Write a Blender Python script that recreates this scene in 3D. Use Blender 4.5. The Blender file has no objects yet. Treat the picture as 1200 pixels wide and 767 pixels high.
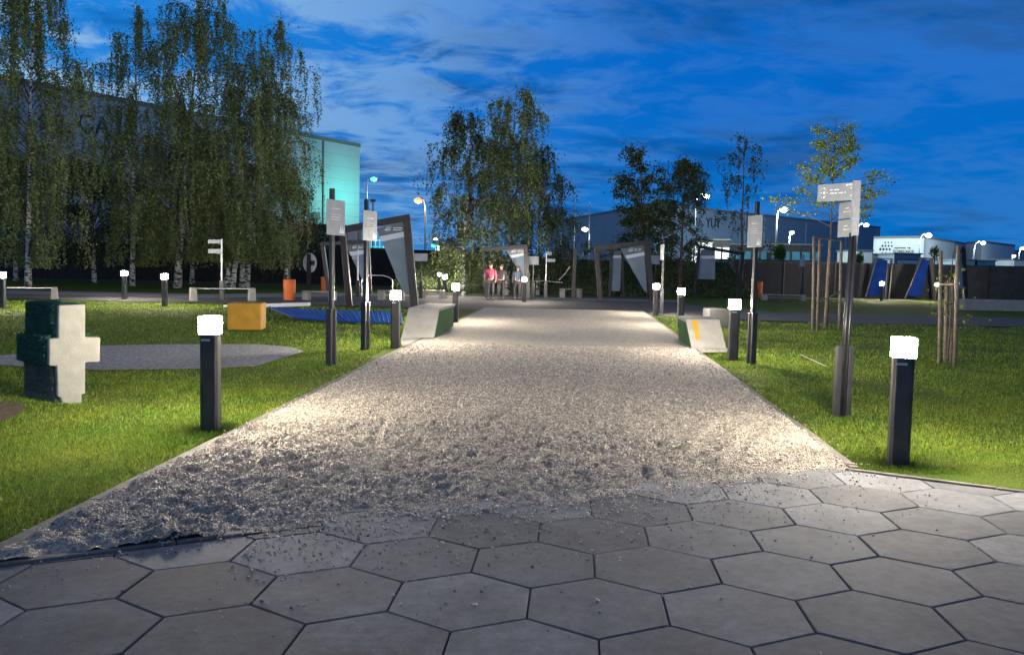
import bpy, bmesh, math, random
import numpy as np
from mathutils import Vector, Matrix, noise
random.seed(7); rng = np.random.default_rng(7)
PI = math.pi
sc = bpy.context.scene
C = sc.collection

# ------------------------------------------------------------------ camera
F_PX, PITCH, ROLL, CAM_H = 1024.0, 0.0714, 0.0209, 1.5
_cp, _sp = math.cos(PITCH), math.sin(PITCH)
FW = Vector((0, _cp, -_sp)); R0 = Vector((1, 0, 0)); U0 = R0.cross(FW)
RT = math.cos(ROLL)*R0 + math.sin(ROLL)*U0
UP = -math.sin(ROLL)*R0 + math.cos(ROLL)*U0
cam_d = bpy.data.cameras.new('camera'); cam = bpy.data.objects.new('camera', cam_d); C.objects.link(cam)
cam_d.sensor_width = 36; cam_d.lens = F_PX/1200*36; cam_d.clip_end = 3000; cam_d.clip_start = 0.05
cam.matrix_world = Matrix(((RT.x, UP.x, -FW.x, 0), (RT.y, UP.y, -FW.y, 0), (RT.z, UP.z, -FW.z, CAM_H), (0, 0, 0, 1)))
sc.camera = cam

def ray(u, v): return FW + RT*((u-600)/F_PX) - UP*((v-383.5)/F_PX)
def G(u, v, z=0.0):            # a measured photo point on the ground -> metres
    r = ray(u, v); k = (z-CAM_H)/r.z; return Vector((r.x*k, r.y*k, z))
def P(u, v, d):                # a measured photo point at distance d -> metres
    r = ray(u, v); k = d/r.y; return Vector((r.x*k, d, CAM_H + r.z*k))

# ------------------------------------------------------------------ object helpers
def tag(o, label=None, cat=None, group=None, kind=None):
    if label: o['label'] = label
    if cat: o['category'] = cat
    if group: o['group'] = group
    if kind: o['kind'] = kind
    return o
def thing(name, label, cat, loc=(0, 0, 0), rz=0.0, group=None):
    o = bpy.data.objects.new(name, None); C.objects.link(o); o.empty_display_size = .2
    o.location = loc; o.rotation_euler = (0, 0, rz); return tag(o, label, cat, group)
def mesh_obj(name, me, mat, parent=None):
    o = bpy.data.objects.new(name, me); C.objects.link(o)
    if mat and not me.materials: me.materials.append(mat)
    if parent: o.parent = parent
    return o
class MB:
    """collects shapes; build() links them as one mesh object"""
    def __init__(s): s.v = []; s.f = []
    def add(s, vs, fs):
        n = len(s.v); s.v += [tuple(p) for p in vs]; s.f += [tuple(i+n for i in f) for f in fs]; return s
    def box(s, c, size, rz=0, rx=0, ry=0):
        hx, hy, hz = size[0]/2, size[1]/2, size[2]/2
        M = Matrix.Rotation(rz, 3, 'Z') @ Matrix.Rotation(ry, 3, 'Y') @ Matrix.Rotation(rx, 3, 'X')
        vs = [M @ Vector((x, y, z)) + Vector(c) for x in (-hx, hx) for y in (-hy, hy) for z in (-hz, hz)]
        return s.add(vs, [(0, 1, 3, 2), (4, 6, 7, 5), (0, 4, 5, 1), (2, 3, 7, 6), (0, 2, 6, 4), (1, 5, 7, 3)])
    def prism(s, pts, vec):     # polygon pts (3d) extruded by vec
        n = len(pts); pts = [Vector(p) for p in pts]; vec = Vector(vec)
        nrm = Vector((0, 0, 0))
        for i in range(n): nrm += pts[i].cross(pts[(i+1) % n])
        if nrm.dot(vec) > 0: pts = pts[::-1]
        vs = pts + [p+vec for p in pts]
        fs = [tuple(range(n)), tuple(range(2*n-1, n-1, -1))] + [(i, i+n, (i+1) % n+n, (i+1) % n) for i in range(n)]
        return s.add(vs, fs)
    def tube(s, path, rad, n=8, cap=True):
        path = [Vector(p) for p in path]
        if not hasattr(rad, '__len__'): rad = [rad]*len(path)
        vs = []; fs = []
        for i, p in enumerate(path):
            t = (path[min(i+1, len(path)-1)] - path[max(i-1, 0)]).normalized()
            a = t.cross(Vector((0.31, 0.95, 0.05)) if abs(t.y) < .9 else Vector((1, 0, 0))).normalized(); b = t.cross(a)
            for k in range(n):
                q = 2*PI*k/n; vs.append(p + (a*math.cos(q)+b*math.sin(q))*rad[i])
        for i in range(len(path)-1):
            for k in range(n): fs.append((i*n+k, i*n+(k+1) % n, (i+1)*n+(k+1) % n, (i+1)*n+k))
        if cap: fs += [tuple(range(n-1, -1, -1)), tuple((len(path)-1)*n+k for k in range(n))]
        return s.add(vs, fs)
    def cyl(s, c, r, h, n=24, r2=None):
        return s.tube([c, Vector(c)+Vector((0, 0, h))], [r, r if r2 is None else r2], n)
    def build(s, name, mat, parent=None, bevel=0, smooth=False, seg=2):
        me = bpy.data.meshes.new(name); me.from_pydata(s.v, [], s.f)
        bm = bmesh.new(); bm.from_mesh(me); bmesh.ops.recalc_face_normals(bm, faces=bm.faces); bm.to_mesh(me); bm.free()
        if smooth:
            for p in me.polygons: p.use_smooth = True
        o = mesh_obj(name, me, mat, parent)
        if bevel:
            m = o.modifiers.new('bevel', 'BEVEL'); m.width = bevel; m.segments = seg; m.limit_method = 'ANGLE'; m.angle_limit = .6
        return o
def np_mesh(name, V, nper, mat, parent=None, tint=None):
    """V: (N*nper,3) verts, N faces of nper verts each"""
    me = bpy.data.meshes.new(name); n = len(V)
    me.vertices.add(n); me.vertices.foreach_set('co', np.asarray(V, dtype=np.float32).ravel())
    me.loops.add(n); me.loops.foreach_set('vertex_index', np.arange(n, dtype=np.int32))
    nf = n//nper; me.polygons.add(nf)
    me.polygons.foreach_set('loop_start', np.arange(0, n, nper, dtype=np.int32))
    me.update(calc_edges=True)
    if tint is not None:
        a = me.attributes.new('tint', 'FLOAT', 'POINT'); a.data.foreach_set('value', np.repeat(tint, nper).astype(np.float32))
    return mesh_obj(name, me, mat, parent)
def tri_mesh(name, V, T, mat, parent=None, tint=None):
    me = bpy.data.meshes.new(name); me.vertices.add(len(V)); me.vertices.foreach_set('co', np.asarray(V, dtype=np.float32).ravel())
    T = np.asarray(T, dtype=np.int32); k = T.shape[1]
    me.loops.add(T.size); me.loops.foreach_set('vertex_index', T.ravel()); me.polygons.add(len(T))
    me.polygons.foreach_set('loop_start', np.arange(0, T.size, k, dtype=np.int32)); me.update(calc_edges=True)
    if tint is not None:
        a = me.attributes.new('tint', 'FLOAT', 'POINT'); a.data.foreach_set('value', np.asarray(tint, dtype=np.float32))
    return mesh_obj(name, me, mat, parent)
def text_mesh(name, body, size, mat, parent, M, ext=.01, cond=1.0):
    cu = bpy.data.curves.new(name, 'FONT'); cu.body = body; cu.size = size; cu.extrude = ext
    to = bpy.data.objects.new(name, cu); C.objects.link(to)
    dg = bpy.context.evaluated_depsgraph_get(); me = bpy.data.meshes.new_from_object(to.evaluated_get(dg))
    bpy.data.objects.remove(to); me.materials.clear()
    me.transform(M @ Matrix.Scale(cond, 4, (1, 0, 0)))
    return mesh_obj(name, me, mat, parent)
def copy_tree(o, parent=None):
    c = o.copy(); C.objects.link(c)
    if parent: c.parent = parent
    for ch in list(o.children): copy_tree(ch, c)
    return c

# ------------------------------------------------------------------ materials
def mat(name, col=(.5, .5, .5), rough=.6, metal=0, var=.0, scale=8, bump=0, bscale=40, col2=None, spec=.5, emit=None, estr=0, tint=0, trans=0, detail=6):
    m = bpy.data.materials.new(name); m.use_nodes = True; nt = m.node_tree; b = nt.nodes['Principled BSDF']; L = nt.links
    b.inputs['Roughness'].default_value = rough; b.inputs['Metallic'].default_value = metal
    b.inputs['Specular IOR Level'].default_value = spec
    b.inputs['Base Color'].default_value = (*col, 1)
    geo = nt.nodes.new('ShaderNodeNewGeometry')
    src = None
    if var or col2:
        nz = nt.nodes.new('ShaderNodeTexNoise'); nz.inputs['Scale'].default_value = scale; nz.inputs['Detail'].default_value = detail
        L.new(geo.outputs['Position'], nz.inputs['Vector'])
        cr = nt.nodes.new('ShaderNodeValToRGB'); cr.color_ramp.elements[0].position = .3; cr.color_ramp.elements[1].position = .7
        c2 = col2 if col2 else tuple(min(1, c*(1+var)) for c in col); c1 = col if col2 else tuple(c*(1-var) for c in col)
        cr.color_ramp.elements[0].color = (*c1, 1); cr.color_ramp.elements[1].color = (*c2, 1)
        L.new(nz.outputs['Fac'], cr.inputs['Fac']); src = cr.outputs['Color']
    if tint:
        at = nt.nodes.new('ShaderNodeAttribute'); at.attribute_name = 'tint'
        mr = nt.nodes.new('ShaderNodeMapRange'); mr.inputs['To Min'].default_value = 1-tint; mr.inputs['To Max'].default_value = 1+tint
        L.new(at.outputs['Fac'], mr.inputs['Value'])
        mx = nt.nodes.new('ShaderNodeVectorMath'); mx.operation = 'SCALE'
        if src: L.new(src, mx.inputs[0])
        else: mx.inputs[0].default_value = col
        L.new(mr.outputs['Result'], mx.inputs['Scale']); src = mx.outputs['Vector']
    if src: L.new(src, b.inputs['Base Color'])
    if bump:
        n2 = nt.nodes.new('ShaderNodeTexNoise'); n2.inputs['Scale'].default_value = bscale; n2.inputs['Detail'].default_value = 8
        L.new(geo.outputs['Position'], n2.inputs['Vector'])
        bp = nt.nodes.new('ShaderNodeBump'); bp.inputs['Strength'].default_value = min(1, bump); bp.inputs['Distance'].default_value = .01*max(1, bump)
        L.new(n2.outputs['Fac'], bp.inputs['Height']); L.new(bp.outputs['Normal'], b.inputs['Normal'])
    if emit:
        b.inputs['Emission Color'].default_value = (*emit, 1); b.inputs['Emission Strength'].default_value = estr
    if trans:
        out = nt.nodes['Material Output']; tr = nt.nodes.new('ShaderNodeBsdfTranslucent'); ms = nt.nodes.new('ShaderNodeMixShader'); ms.inputs[0].default_value = trans
        if src: L.new(src, tr.inputs['Color'])
        else: tr.inputs['Color'].default_value = (*col, 1)
        L.new(b.outputs[0], ms.inputs[1]); L.new(tr.outputs[0], ms.inputs[2]); L.new(ms.outputs[0], out.inputs['Surface'])
    return m
M = {}
M['post'] = mat('anthracite_paint', (.035, .037, .045), .38, .3, var=.25, scale=6, bump=.15, bscale=120)
M['pole'] = mat('dark_pole_paint', (.05, .053, .06), .35, .5, var=.2, scale=9)
M['alu'] = mat('brushed_aluminium', (.48, .50, .53), .4, .6, var=.08, scale=20)
M['panel'] = mat('grey_printed_panel', (.30, .33, .36), .45, .1, var=.12, scale=7, bump=.1)
M['print'] = mat('white_print', (.8, .82, .85), .6)
M['concrete'] = mat('light_concrete', (.29, .285, .265), .85, var=.14, scale=5, bump=.5, bscale=60)
M['oldconc'] = mat('old_concrete', (.09, .09, .095), .9, var=.25, scale=4, bump=.5)
M['cross_face'] = mat('cast_concrete', (.36, .355, .32), .9, var=.12, scale=9, bump=.6, bscale=90)
M['yellow'] = mat('yellow_paint', (.50, .26, .02), .6, var=.15, scale=5)
M['frame'] = mat('dark_steel_frame', (.028, .027, .030), .45, .3, var=.25, scale=2)
M['banner'] = mat('grey_banner_cloth', (.15, .205, .26), .7, var=.18, scale=1.5)
M['bannerd'] = mat('dark_banner_head', (.10, .13, .17), .7)
M['stripe'] = mat('pale_banner_stripe', (.52, .56, .64), .7)
M['blue'] = mat('blue_cloth', (.003, .016, .10), .95, var=.3, scale=2, spec=.05)
M['rope'] = mat('blue_rope', (.008, .09, .42), .6, var=.3, scale=20)
M['ropeg'] = mat('grey_rope', (.3, .3, .28), .8)
M['white'] = mat('white_paint', (.75, .75, .73), .55, var=.06, scale=5)
M['orange'] = mat('orange_plastic', (.62, .13, .02), .5, var=.15, scale=4)
M['wood'] = mat('pale_stake_wood', (.24, .195, .145), .85, var=.3, scale=14, bump=.5, bscale=50)
M['bark'] = mat('grey_bark', (.12, .10, .085), .9, var=.4, scale=12, bump=.8, bscale=25)
M['fence'] = mat('dark_fence', (.016, .018, .022), .8, var=.35, scale=3)
M['hedge_core'] = mat('hedge_core', (.012, .02, .012), 1)
M['black'] = mat('black_letters', (.01, .012, .016), .6)
M['ann'] = mat('dark_annex_wall', (.02, .022, .027), .8, var=.3, scale=1)
M['roof'] = mat('roof_edge', (.12, .13, .14), .7)
M['skin'] = mat('skin', (.45, .28, .21), .6)
M['pink'] = mat('pink_jacket', (.32, .06, .11), .8)
M['greyblue'] = mat('blue_grey_cloth', (.06, .08, .13), .8)
M['darkcloth'] = mat('dark_cloth', (.035, .035, .045), .85)
M['hair'] = mat('brown_hair', (.06, .035, .02), .7)
M['soil'] = mat('soil', (.09, .06, .035), .95, var=.3, scale=10, bump=.7)
M['glassblue'] = mat('pavilion_glass', (.06, .2, .28), .2, .2, var=.3, scale=.4)
M['lampw'] = mat('bollard_light', (.9, .9, .9), .5, emit=(1, .87, .68), estr=1180)
M['winlit'] = mat('lit_window', (.6, .6, .6), .4, emit=(.85, .95, 1), estr=1.6)
M['winred'] = mat('lit_red_window', (.3, .1, .08), .4, emit=(.55, .20, .17), estr=.10)
M['pine'] = mat('green_leaf_bright', (.09, .15, .02), .6, trans=.35, tint=.5, spec=.2)
# birch bark: white with dark bands
def birch_bark():
    m = mat('birch_bark', (.5, .5, .47), .8); nt = m.node_tree; L = nt.links; b = nt.nodes['Principled BSDF']
    g = nt.nodes.new('ShaderNodeNewGeometry'); mp = nt.nodes.new('ShaderNodeMapping'); mp.inputs['Scale'].default_value = (3, 3, 7)
    nz = nt.nodes.new('ShaderNodeTexNoise'); nz.inputs['Scale'].default_value = 1.6; nz.inputs['Detail'].default_value = 5
    cr = nt.nodes.new('ShaderNodeValToRGB'); e = cr.color_ramp.elements; e[0].position = .42; e[0].color = (.03, .028, .025, 1); e[1].position = .52; e[1].color = (.55, .55, .52, 1)
    L.new(g.outputs['Position'], mp.inputs['Vector']); L.new(mp.outputs[0], nz.inputs['Vector']); L.new(nz.outputs['Fac'], cr.inputs['Fac']); L.new(cr.outputs[0], b.inputs['Base Color'])
    return m
M['birch'] = birch_bark()
M['leaf'] = mat('birch_leaf', (.21, .26, .10), .55, trans=.3, tint=.55, spec=.25)
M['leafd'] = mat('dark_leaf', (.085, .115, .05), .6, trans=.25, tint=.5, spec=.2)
M['leafy'] = mat('young_leaf', (.26, .33, .045), .55, trans=.35, tint=.5, spec=.2)
M['turf'] = mat('artificial_turf', (.045, .13, .09), .9, tint=.5, spec=.2)
M['turf_base'] = mat('turf_base', (.03, .09, .06), .95, var=.4, scale=60, bump=1, bscale=150)
M['turfg'] = mat('green_turf_side', (.022, .085, .02), .9, var=.4, scale=40, bump=1, bscale=120)
M['turfdark'] = mat('grey_turf', (.11, .11, .095), .95, var=.5, scale=80, bump=1, bscale=150)
M['blade'] = mat('grass_blade', (.14, .27, .03), .55, trans=.3, tint=.6, spec=.25, col2=(.24, .31, .035), scale=1.3)
M['stone'] = mat('gravel_stone', (.47, .43, .375), .85, tint=.62, spec=.3)
def straw(m):      # a few dry blades among the green
    nt = m.node_tree; L = nt.links; b = nt.nodes['Principled BSDF']; src = b.inputs['Base Color'].links[0].from_socket
    at = nt.nodes.new('ShaderNodeAttribute'); at.attribute_name = 'tint'; g = nt.nodes.new('ShaderNodeMath'); g.operation = 'GREATER_THAN'; g.inputs[1].default_value = .93; L.new(at.outputs['Fac'], g.inputs[0])
    mx = nt.nodes.new('ShaderNodeMixRGB'); mx.inputs[2].default_value = (.30, .25, .11, 1); L.new(g.outputs[0], mx.inputs[0]); L.new(src, mx.inputs[1]); L.new(mx.outputs[0], b.inputs['Base Color'])
straw(M['blade'])
def lawn_mat():
    m = mat('lawn_ground', (.075, .13, .016), .9, col2=(.12, .16, .024), scale=1.3, spec=.1); nt = m.node_tree; L = nt.links; b = nt.nodes['Principled BSDF']
    g = nt.nodes.new('ShaderNodeNewGeometry')
    n1 = nt.nodes.new('ShaderNodeTexNoise'); n1.inputs['Scale'].default_value = 55; n1.inputs['Detail'].default_value = 6
    n2 = nt.nodes.new('ShaderNodeTexNoise'); n2.inputs['Scale'].default_value = .45; n2.inputs['Detail'].default_value = 4
    L.new(g.outputs['Position'], n1.inputs['Vector']); L.new(g.outputs['Position'], n2.inputs['Vector'])
    base = b.inputs['Base Color'].links[0].from_socket
    cr = nt.nodes.new('ShaderNodeValToRGB'); e = cr.color_ramp.elements; e[0].position = .35; e[0].color = (.45, .45, .45, 1); e[1].position = .65; e[1].color = (1.5, 1.5, 1.5, 1)
    L.new(n1.outputs['Fac'], cr.inputs['Fac'])
    mu = nt.nodes.new('ShaderNodeMixRGB'); mu.blend_type = 'MULTIPLY'; mu.inputs[0].default_value = 1; L.new(base, mu.inputs[1]); L.new(cr.outputs[0], mu.inputs[2])
    c2 = nt.nodes.new('ShaderNodeValToRGB'); e = c2.color_ramp.elements; e[0].position = .62; e[0].color = (0, 0, 0, 1); e[1].position = .74; e[1].color = (.75, .75, .75, 1)
    L.new(n2.outputs['Fac'], c2.inputs['Fac'])
    mx = nt.nodes.new('ShaderNodeMixRGB'); mx.inputs[2].default_value = (.075, .06, .03, 1); L.new(c2.outputs[0], mx.inputs[0]); L.new(mu.outputs[0], mx.inputs[1]); L.new(mx.outputs[0], b.inputs['Base Color'])
    bp = nt.nodes.new('ShaderNodeBump'); bp.inputs['Distance'].default_value = .05; bp.inputs['Strength'].default_value = .9
    L.new(n1.outputs['Fac'], bp.inputs['Height']); L.new(bp.outputs[0], b.inputs['Normal'])
    return m
M['lawn'] = lawn_mat()
def gravel_mat(name, col, sc_=85, dist=.012):
    m = mat(name, col, .9, spec=.25); nt = m.node_tree; L = nt.links; b = nt.nodes['Principled BSDF']
    g = nt.nodes.new('ShaderNodeNewGeometry'); v = nt.nodes.new('ShaderNodeTexVoronoi'); v.inputs['Scale'].default_value = sc_
    nz = nt.nodes.new('ShaderNodeTexNoise'); nz.inputs['Scale'].default_value = 14; nz.inputs['Detail'].default_value = 7
    L.new(g.outputs['Position'], v.inputs['Vector']); L.new(g.outputs['Position'], nz.inputs['Vector'])
    hs = nt.nodes.new('ShaderNodeSeparateColor'); L.new(v.outputs['Color'], hs.inputs[0])
    mr = nt.nodes.new('ShaderNodeMapRange'); mr.inputs['To Min'].default_value = .5; mr.inputs['To Max'].default_value = 1.35; L.new(hs.outputs[0], mr.inputs['Value'])
    m2 = nt.nodes.new('ShaderNodeMapRange'); m2.inputs['From Min'].default_value = .35; m2.inputs['From Max'].default_value = .65; m2.inputs['To Min'].default_value = .82; m2.inputs['To Max'].default_value = 1.12; L.new(nz.outputs['Fac'], m2.inputs['Value'])
    ml = nt.nodes.new('ShaderNodeMath'); ml.operation = 'MULTIPLY'; L.new(mr.outputs[0], ml.inputs[0]); L.new(m2.outputs[0], ml.inputs[1])
    vm = nt.nodes.new('ShaderNodeVectorMath'); vm.operation = 'SCALE'; vm.inputs[0].default_value = col; L.new(ml.outputs[0], vm.inputs['Scale']); L.new(vm.outputs[0], b.inputs['Base Color'])
    ad = nt.nodes.new('ShaderNodeMath'); ad.operation = 'MULTIPLY_ADD'; ad.inputs[1].default_value = -1.0; L.new(v.outputs['Distance'], ad.inputs[0]); L.new(nz.outputs['Fac'], ad.inputs[2])
    bp = nt.nodes.new('ShaderNodeBump'); bp.inputs['Distance'].default_value = dist; bp.inputs['Strength'].default_value = 1
    L.new(ad.outputs[0], bp.inputs['Height']); L.new(bp.outputs[0], b.inputs['Normal'])
    return m
M['gravel'] = gravel_mat('gravel', (.45, .41, .36))
M['gravel2'] = gravel_mat('grey_gravel', (.33, .33, .33), 45, .02)
M['asphalt'] = gravel_mat('asphalt', (.10, .10, .105), 120, .004)
M['yard'] = mat('yard_asphalt', (.05, .052, .055), .9, var=.2, scale=.3)
M['pave_light'] = mat('pale_paving', (.22, .22, .21), .9, var=.15, scale=2, bump=.3)
M['joint'] = mat('joint_sand', (.07, .066, .06), 1, var=.4, scale=60)
M['kerb'] = mat('kerb_concrete', (.16, .15, .138), .9, var=.3, scale=7, bump=.6, bscale=80)
def tile_mat():
    m = mat('hexagon_concrete', (.155, .163, .185), .85, tint=.30, spec=.3); nt = m.node_tree; L = nt.links; b = nt.nodes['Principled BSDF']
    src = b.inputs['Base Color'].links[0].from_socket; g = nt.nodes.new('ShaderNodeNewGeometry')
    def nz(sc_, det, lo, hi, a, c, rgh=.6):
        n = nt.nodes.new('ShaderNodeTexNoise'); n.inputs['Scale'].default_value = sc_; n.inputs['Detail'].default_value = det; n.inputs['Roughness'].default_value = rgh; L.new(g.outputs['Position'], n.inputs['Vector'])
        r = nt.nodes.new('ShaderNodeMapRange'); r.inputs[1].default_value = lo; r.inputs[2].default_value = hi; r.inputs[3].default_value = a; r.inputs[4].default_value = c; L.new(n.outputs['Fac'], r.inputs[0]); return n.outputs['Fac'], r.outputs[0]
    _, big = nz(2.3, 5, .3, .7, .78, 1.2); _, mid = nz(17, 8, .35, .68, .80, 1.22, .7); ff, fine = nz(210, 4, .3, .7, .62, 1.38, .8); _, spot = nz(38, 3, .66, .72, 1, .62)
    cur = src
    for k in (big, mid, fine, spot):
        v = nt.nodes.new('ShaderNodeVectorMath'); v.operation = 'SCALE'; L.new(cur, v.inputs[0]); L.new(k, v.inputs['Scale']); cur = v.outputs[0]
    L.new(cur, b.inputs['Base Color'])
    bp = nt.nodes.new('ShaderNodeBump'); bp.inputs['Distance'].default_value = .004; bp.inputs['Strength'].default_value = .8; L.new(ff, bp.inputs['Height']); L.new(bp.outputs[0], b.inputs['Normal'])
    return m
M['tile'] = tile_mat()
def hall_mat(name, col, hx=1.1, seam=.6):
    m = mat(name, col, .55); nt = m.node_tree; L = nt.links; b = nt.nodes['Principled BSDF']
    g = nt.nodes.new('ShaderNodeNewGeometry'); sx = nt.nodes.new('ShaderNodeSeparateXYZ'); L.new(g.outputs['Position'], sx.inputs[0])
    fr = nt.nodes.new('ShaderNodeMath'); fr.operation = 'MULTIPLY'; fr.inputs[1].default_value = 1/hx; L.new(sx.outputs['Z'], fr.inputs[0])
    f2 = nt.nodes.new('ShaderNodeMath'); f2.operation = 'FRACT'; L.new(fr.outputs[0], f2.inputs[0])
    lt = nt.nodes.new('ShaderNodeMath'); lt.operation = 'LESS_THAN'; lt.inputs[1].default_value = .06; L.new(f2.outputs[0], lt.inputs[0])
    nz = nt.nodes.new('ShaderNodeTexNoise'); nz.inputs['Scale'].default_value = .25; L.new(g.outputs['Position'], nz.inputs['Vector'])
    mr = nt.nodes.new('ShaderNodeMapRange'); mr.inputs['To Min'].default_value = .85; mr.inputs['To Max'].default_value = 1.1; L.new(nz.outputs['Fac'], mr.inputs['Value'])
    vm = nt.nodes.new('ShaderNodeVectorMath'); vm.operation = 'SCALE'; vm.inputs[0].default_value = col; L.new(mr.outputs[0], vm.inputs['Scale'])
    mx = nt.nodes.new('ShaderNodeMixRGB'); mx.inputs[2].default_value = tuple(c*seam for c in col)+(1,); L.new(lt.outputs[0], mx.inputs[0]); L.new(vm.outputs[0], mx.inputs[1]); L.new(mx.outputs[0], b.inputs['Base Color'])
    return m
M['hallL'] = hall_mat('pale_hall_cladding', (.30, .39, .50), 1.2, .8)
M['hallA'] = hall_mat('grey_blue_hall_cladding', (.15, .22, .30), 1.0, .8)
M['hallB'] = hall_mat('white_hall_cladding', (.42, .48, .52), .9, .85)

# ------------------------------------------------------------------ world
w = bpy.data.worlds.new('World'); sc.world = w; w.use_nodes = True; nt = w.node_tree; L = nt.links
bg = nt.nodes['Background']
SUN_EL, SUN_AZ = math.radians(2.0), math.radians(-60)     # afterglow to the left
tc = nt.nodes.new('ShaderNodeTexCoord'); sp = nt.nodes.new('ShaderNodeSeparateXYZ'); L.new(tc.outputs['Generated'], sp.inputs[0])
def MA(op, a, b_=None, c=None, clamp=False):
    n = nt.nodes.new('ShaderNodeMath'); n.operation = op; n.use_clamp = clamp
    for i, x in enumerate((a, b_, c)):
        if x is None: continue
        if isinstance(x, (int, float)): n.inputs[i].default_value = x
        else: L.new(x, n.inputs[i])
    return n.outputs[0]
def MR(v, a, b_, c, d):
    n = nt.nodes.new('ShaderNodeMapRange'); n.interpolation_type = 'SMOOTHSTEP'; L.new(v, n.inputs[0])
    for i, x in enumerate((a, b_, c, d)): n.inputs[i+1].default_value = x
    return n.outputs[0]
def MX(f, a, b_, mode='MIX'):
    n = nt.nodes.new('ShaderNodeMixRGB'); n.blend_type = mode
    for i, x in enumerate((f, a, b_)):
        if isinstance(x, (int, float)): n.inputs[i].default_value = x
        elif isinstance(x, tuple): n.inputs[i].default_value = (*x, 1)
        else: L.new(x, n.inputs[i])
    return n.outputs[0]
X, Y, Z = sp.outputs
zz = MA('ADD', MA('MAXIMUM', Z, 0.0), .16)
cv = nt.nodes.new('ShaderNodeCombineXYZ'); L.new(MA('DIVIDE', X, zz), cv.inputs[0]); L.new(MA('DIVIDE', Y, zz), cv.inputs[1]); cv.inputs[2].default_value = 3.7
def NZ(scale, detail, dist, off=0, rough=.55):
    mp = nt.nodes.new('ShaderNodeMapping'); mp.inputs['Location'].default_value = (off, off*.7, 0); mp.inputs['Rotation'].default_value = (0, 0, .35); mp.inputs['Scale'].default_value = (1, 1.25, 1)
    L.new(cv.outputs[0], mp.inputs[0])
    n = nt.nodes.new('ShaderNodeTexNoise'); n.inputs['Scale'].default_value = scale; n.inputs['Detail'].default_value = detail; n.inputs['Distortion'].default_value = dist; n.inputs['Roughness'].default_value = rough
    L.new(mp.outputs[0], n.inputs['Vector']); return n.outputs['Fac']
left = MR(X, -.50, .22, 1.0, .0)
n1 = NZ(1.35, 8, .45, 1.3, .6); n2 = NZ(1.0, 7, .4, 7.1, .6); n3 = NZ(4.2, 8, .8, 4.0, .62)
bright = MA('MULTIPLY', MR(MA('ADD', MA('MULTIPLY', n1, .62), MA('MULTIPLY', n3, .38)), .445, .56, 0, 1), MA('ADD', MA('MULTIPLY', left, .92), .07))
dark = MA('MULTIPLY', MR(n2, .47, .62, 0, 1), .75)
base = MX(MR(Z, 0, .22, 0, 1), MX(left, (.002, .15, .50), (.08, .29, .62)), MX(left, (.001, .125, .52), (.012, .21, .66)))
base = MX(dark, base, (.002, .070, .27))
col = MX(bright, base, (.24, .44, .70))
col = MX(MR(Z, .33, .62, 0, 1), col, MX(n3, (.066, .086, .14), (.125, .155, .24)))   # unseen grey deck overhead, added for more neutral ambient light
sky = nt.nodes.new('ShaderNodeTexSky'); sky.sky_type = 'NISHITA'; sky.sun_disc = False; sky.sun_elevation = SUN_EL; sky.sun_rotation = SUN_AZ
sk = nt.nodes.new('ShaderNodeVectorMath'); sk.operation = 'SCALE'; sk.inputs['Scale'].default_value = .0002; L.new(sky.outputs[0], sk.inputs[0])
col = MX(1.0, col, sk.outputs[0], 'ADD')
col = MX(MR(Z, -.05, 0, 1, 0), col, (.02, .03, .05))
L.new(col, bg.inputs['Color']); bg.inputs['Strength'].default_value = 1.0
sd = bpy.data.lights.new('afterglow_sun', 'SUN'); sd.energy = .10; sd.angle = math.radians(25); sd.color = (.75, .85, 1)
so = bpy.data.objects.new('afterglow_sun', sd); C.objects.link(so); so.rotation_euler = (math.radians(62), 0, math.radians(-35))

# ------------------------------------------------------------------ ground
def sheet(name, pts, z, m, kind='structure', thick=None):
    b = MB(); b.add([(p[0], p[1], z) for p in pts], [tuple(range(len(pts)))])
    return tag(b.build(name, m), kind=kind)
def quadsheet(name, x0, y0, x1, y1, z, m): return sheet(name, [(x0, y0), (x1, y0), (x1, y1), (x0, y1)], z, m)
quadsheet('ground', -900, -60, 900, 1800, -.03, M['yard'])
# undulating lawn sheet
def lawn():
    xs = np.concatenate([np.linspace(-60, -12, 30), np.linspace(-11.7, 12, 120), np.linspace(12.4, 60, 30)]); ys = np.concatenate([np.linspace(-5, 24, 140), np.linspace(24.5, 54, 60)])
    V = [(x, y, 0.012*noise.noise(Vector((x*.5, y*.5, 3)))-.004) for y in ys for x in xs]; n = len(xs)
    T = [(j*n+i, j*n+i+1, (j+1)*n+i+1, (j+1)*n+i) for j in range(len(ys)-1) for i in range(n-1)]
    o = tri_mesh('lawn', V, T, M['lawn']); tag(o, kind='structure')
    for p in o.data.polygons: p.use_smooth = True
lawn()
# path edge lines (metres)
LA, LB = G(30, 638), G(540, 376); RA, RB = G(998, 553), G(757, 368)
def xl(y): return LA.x + (LB.x-LA.x)*(y-LA.y)/(LB.y-LA.y)
def xr(y): return RA.x + (RB.x-RA.x)*(y-RA.y)/(RB.y-RA.y)
PAVE_Z, KERB_Z = .020, .034
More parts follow.
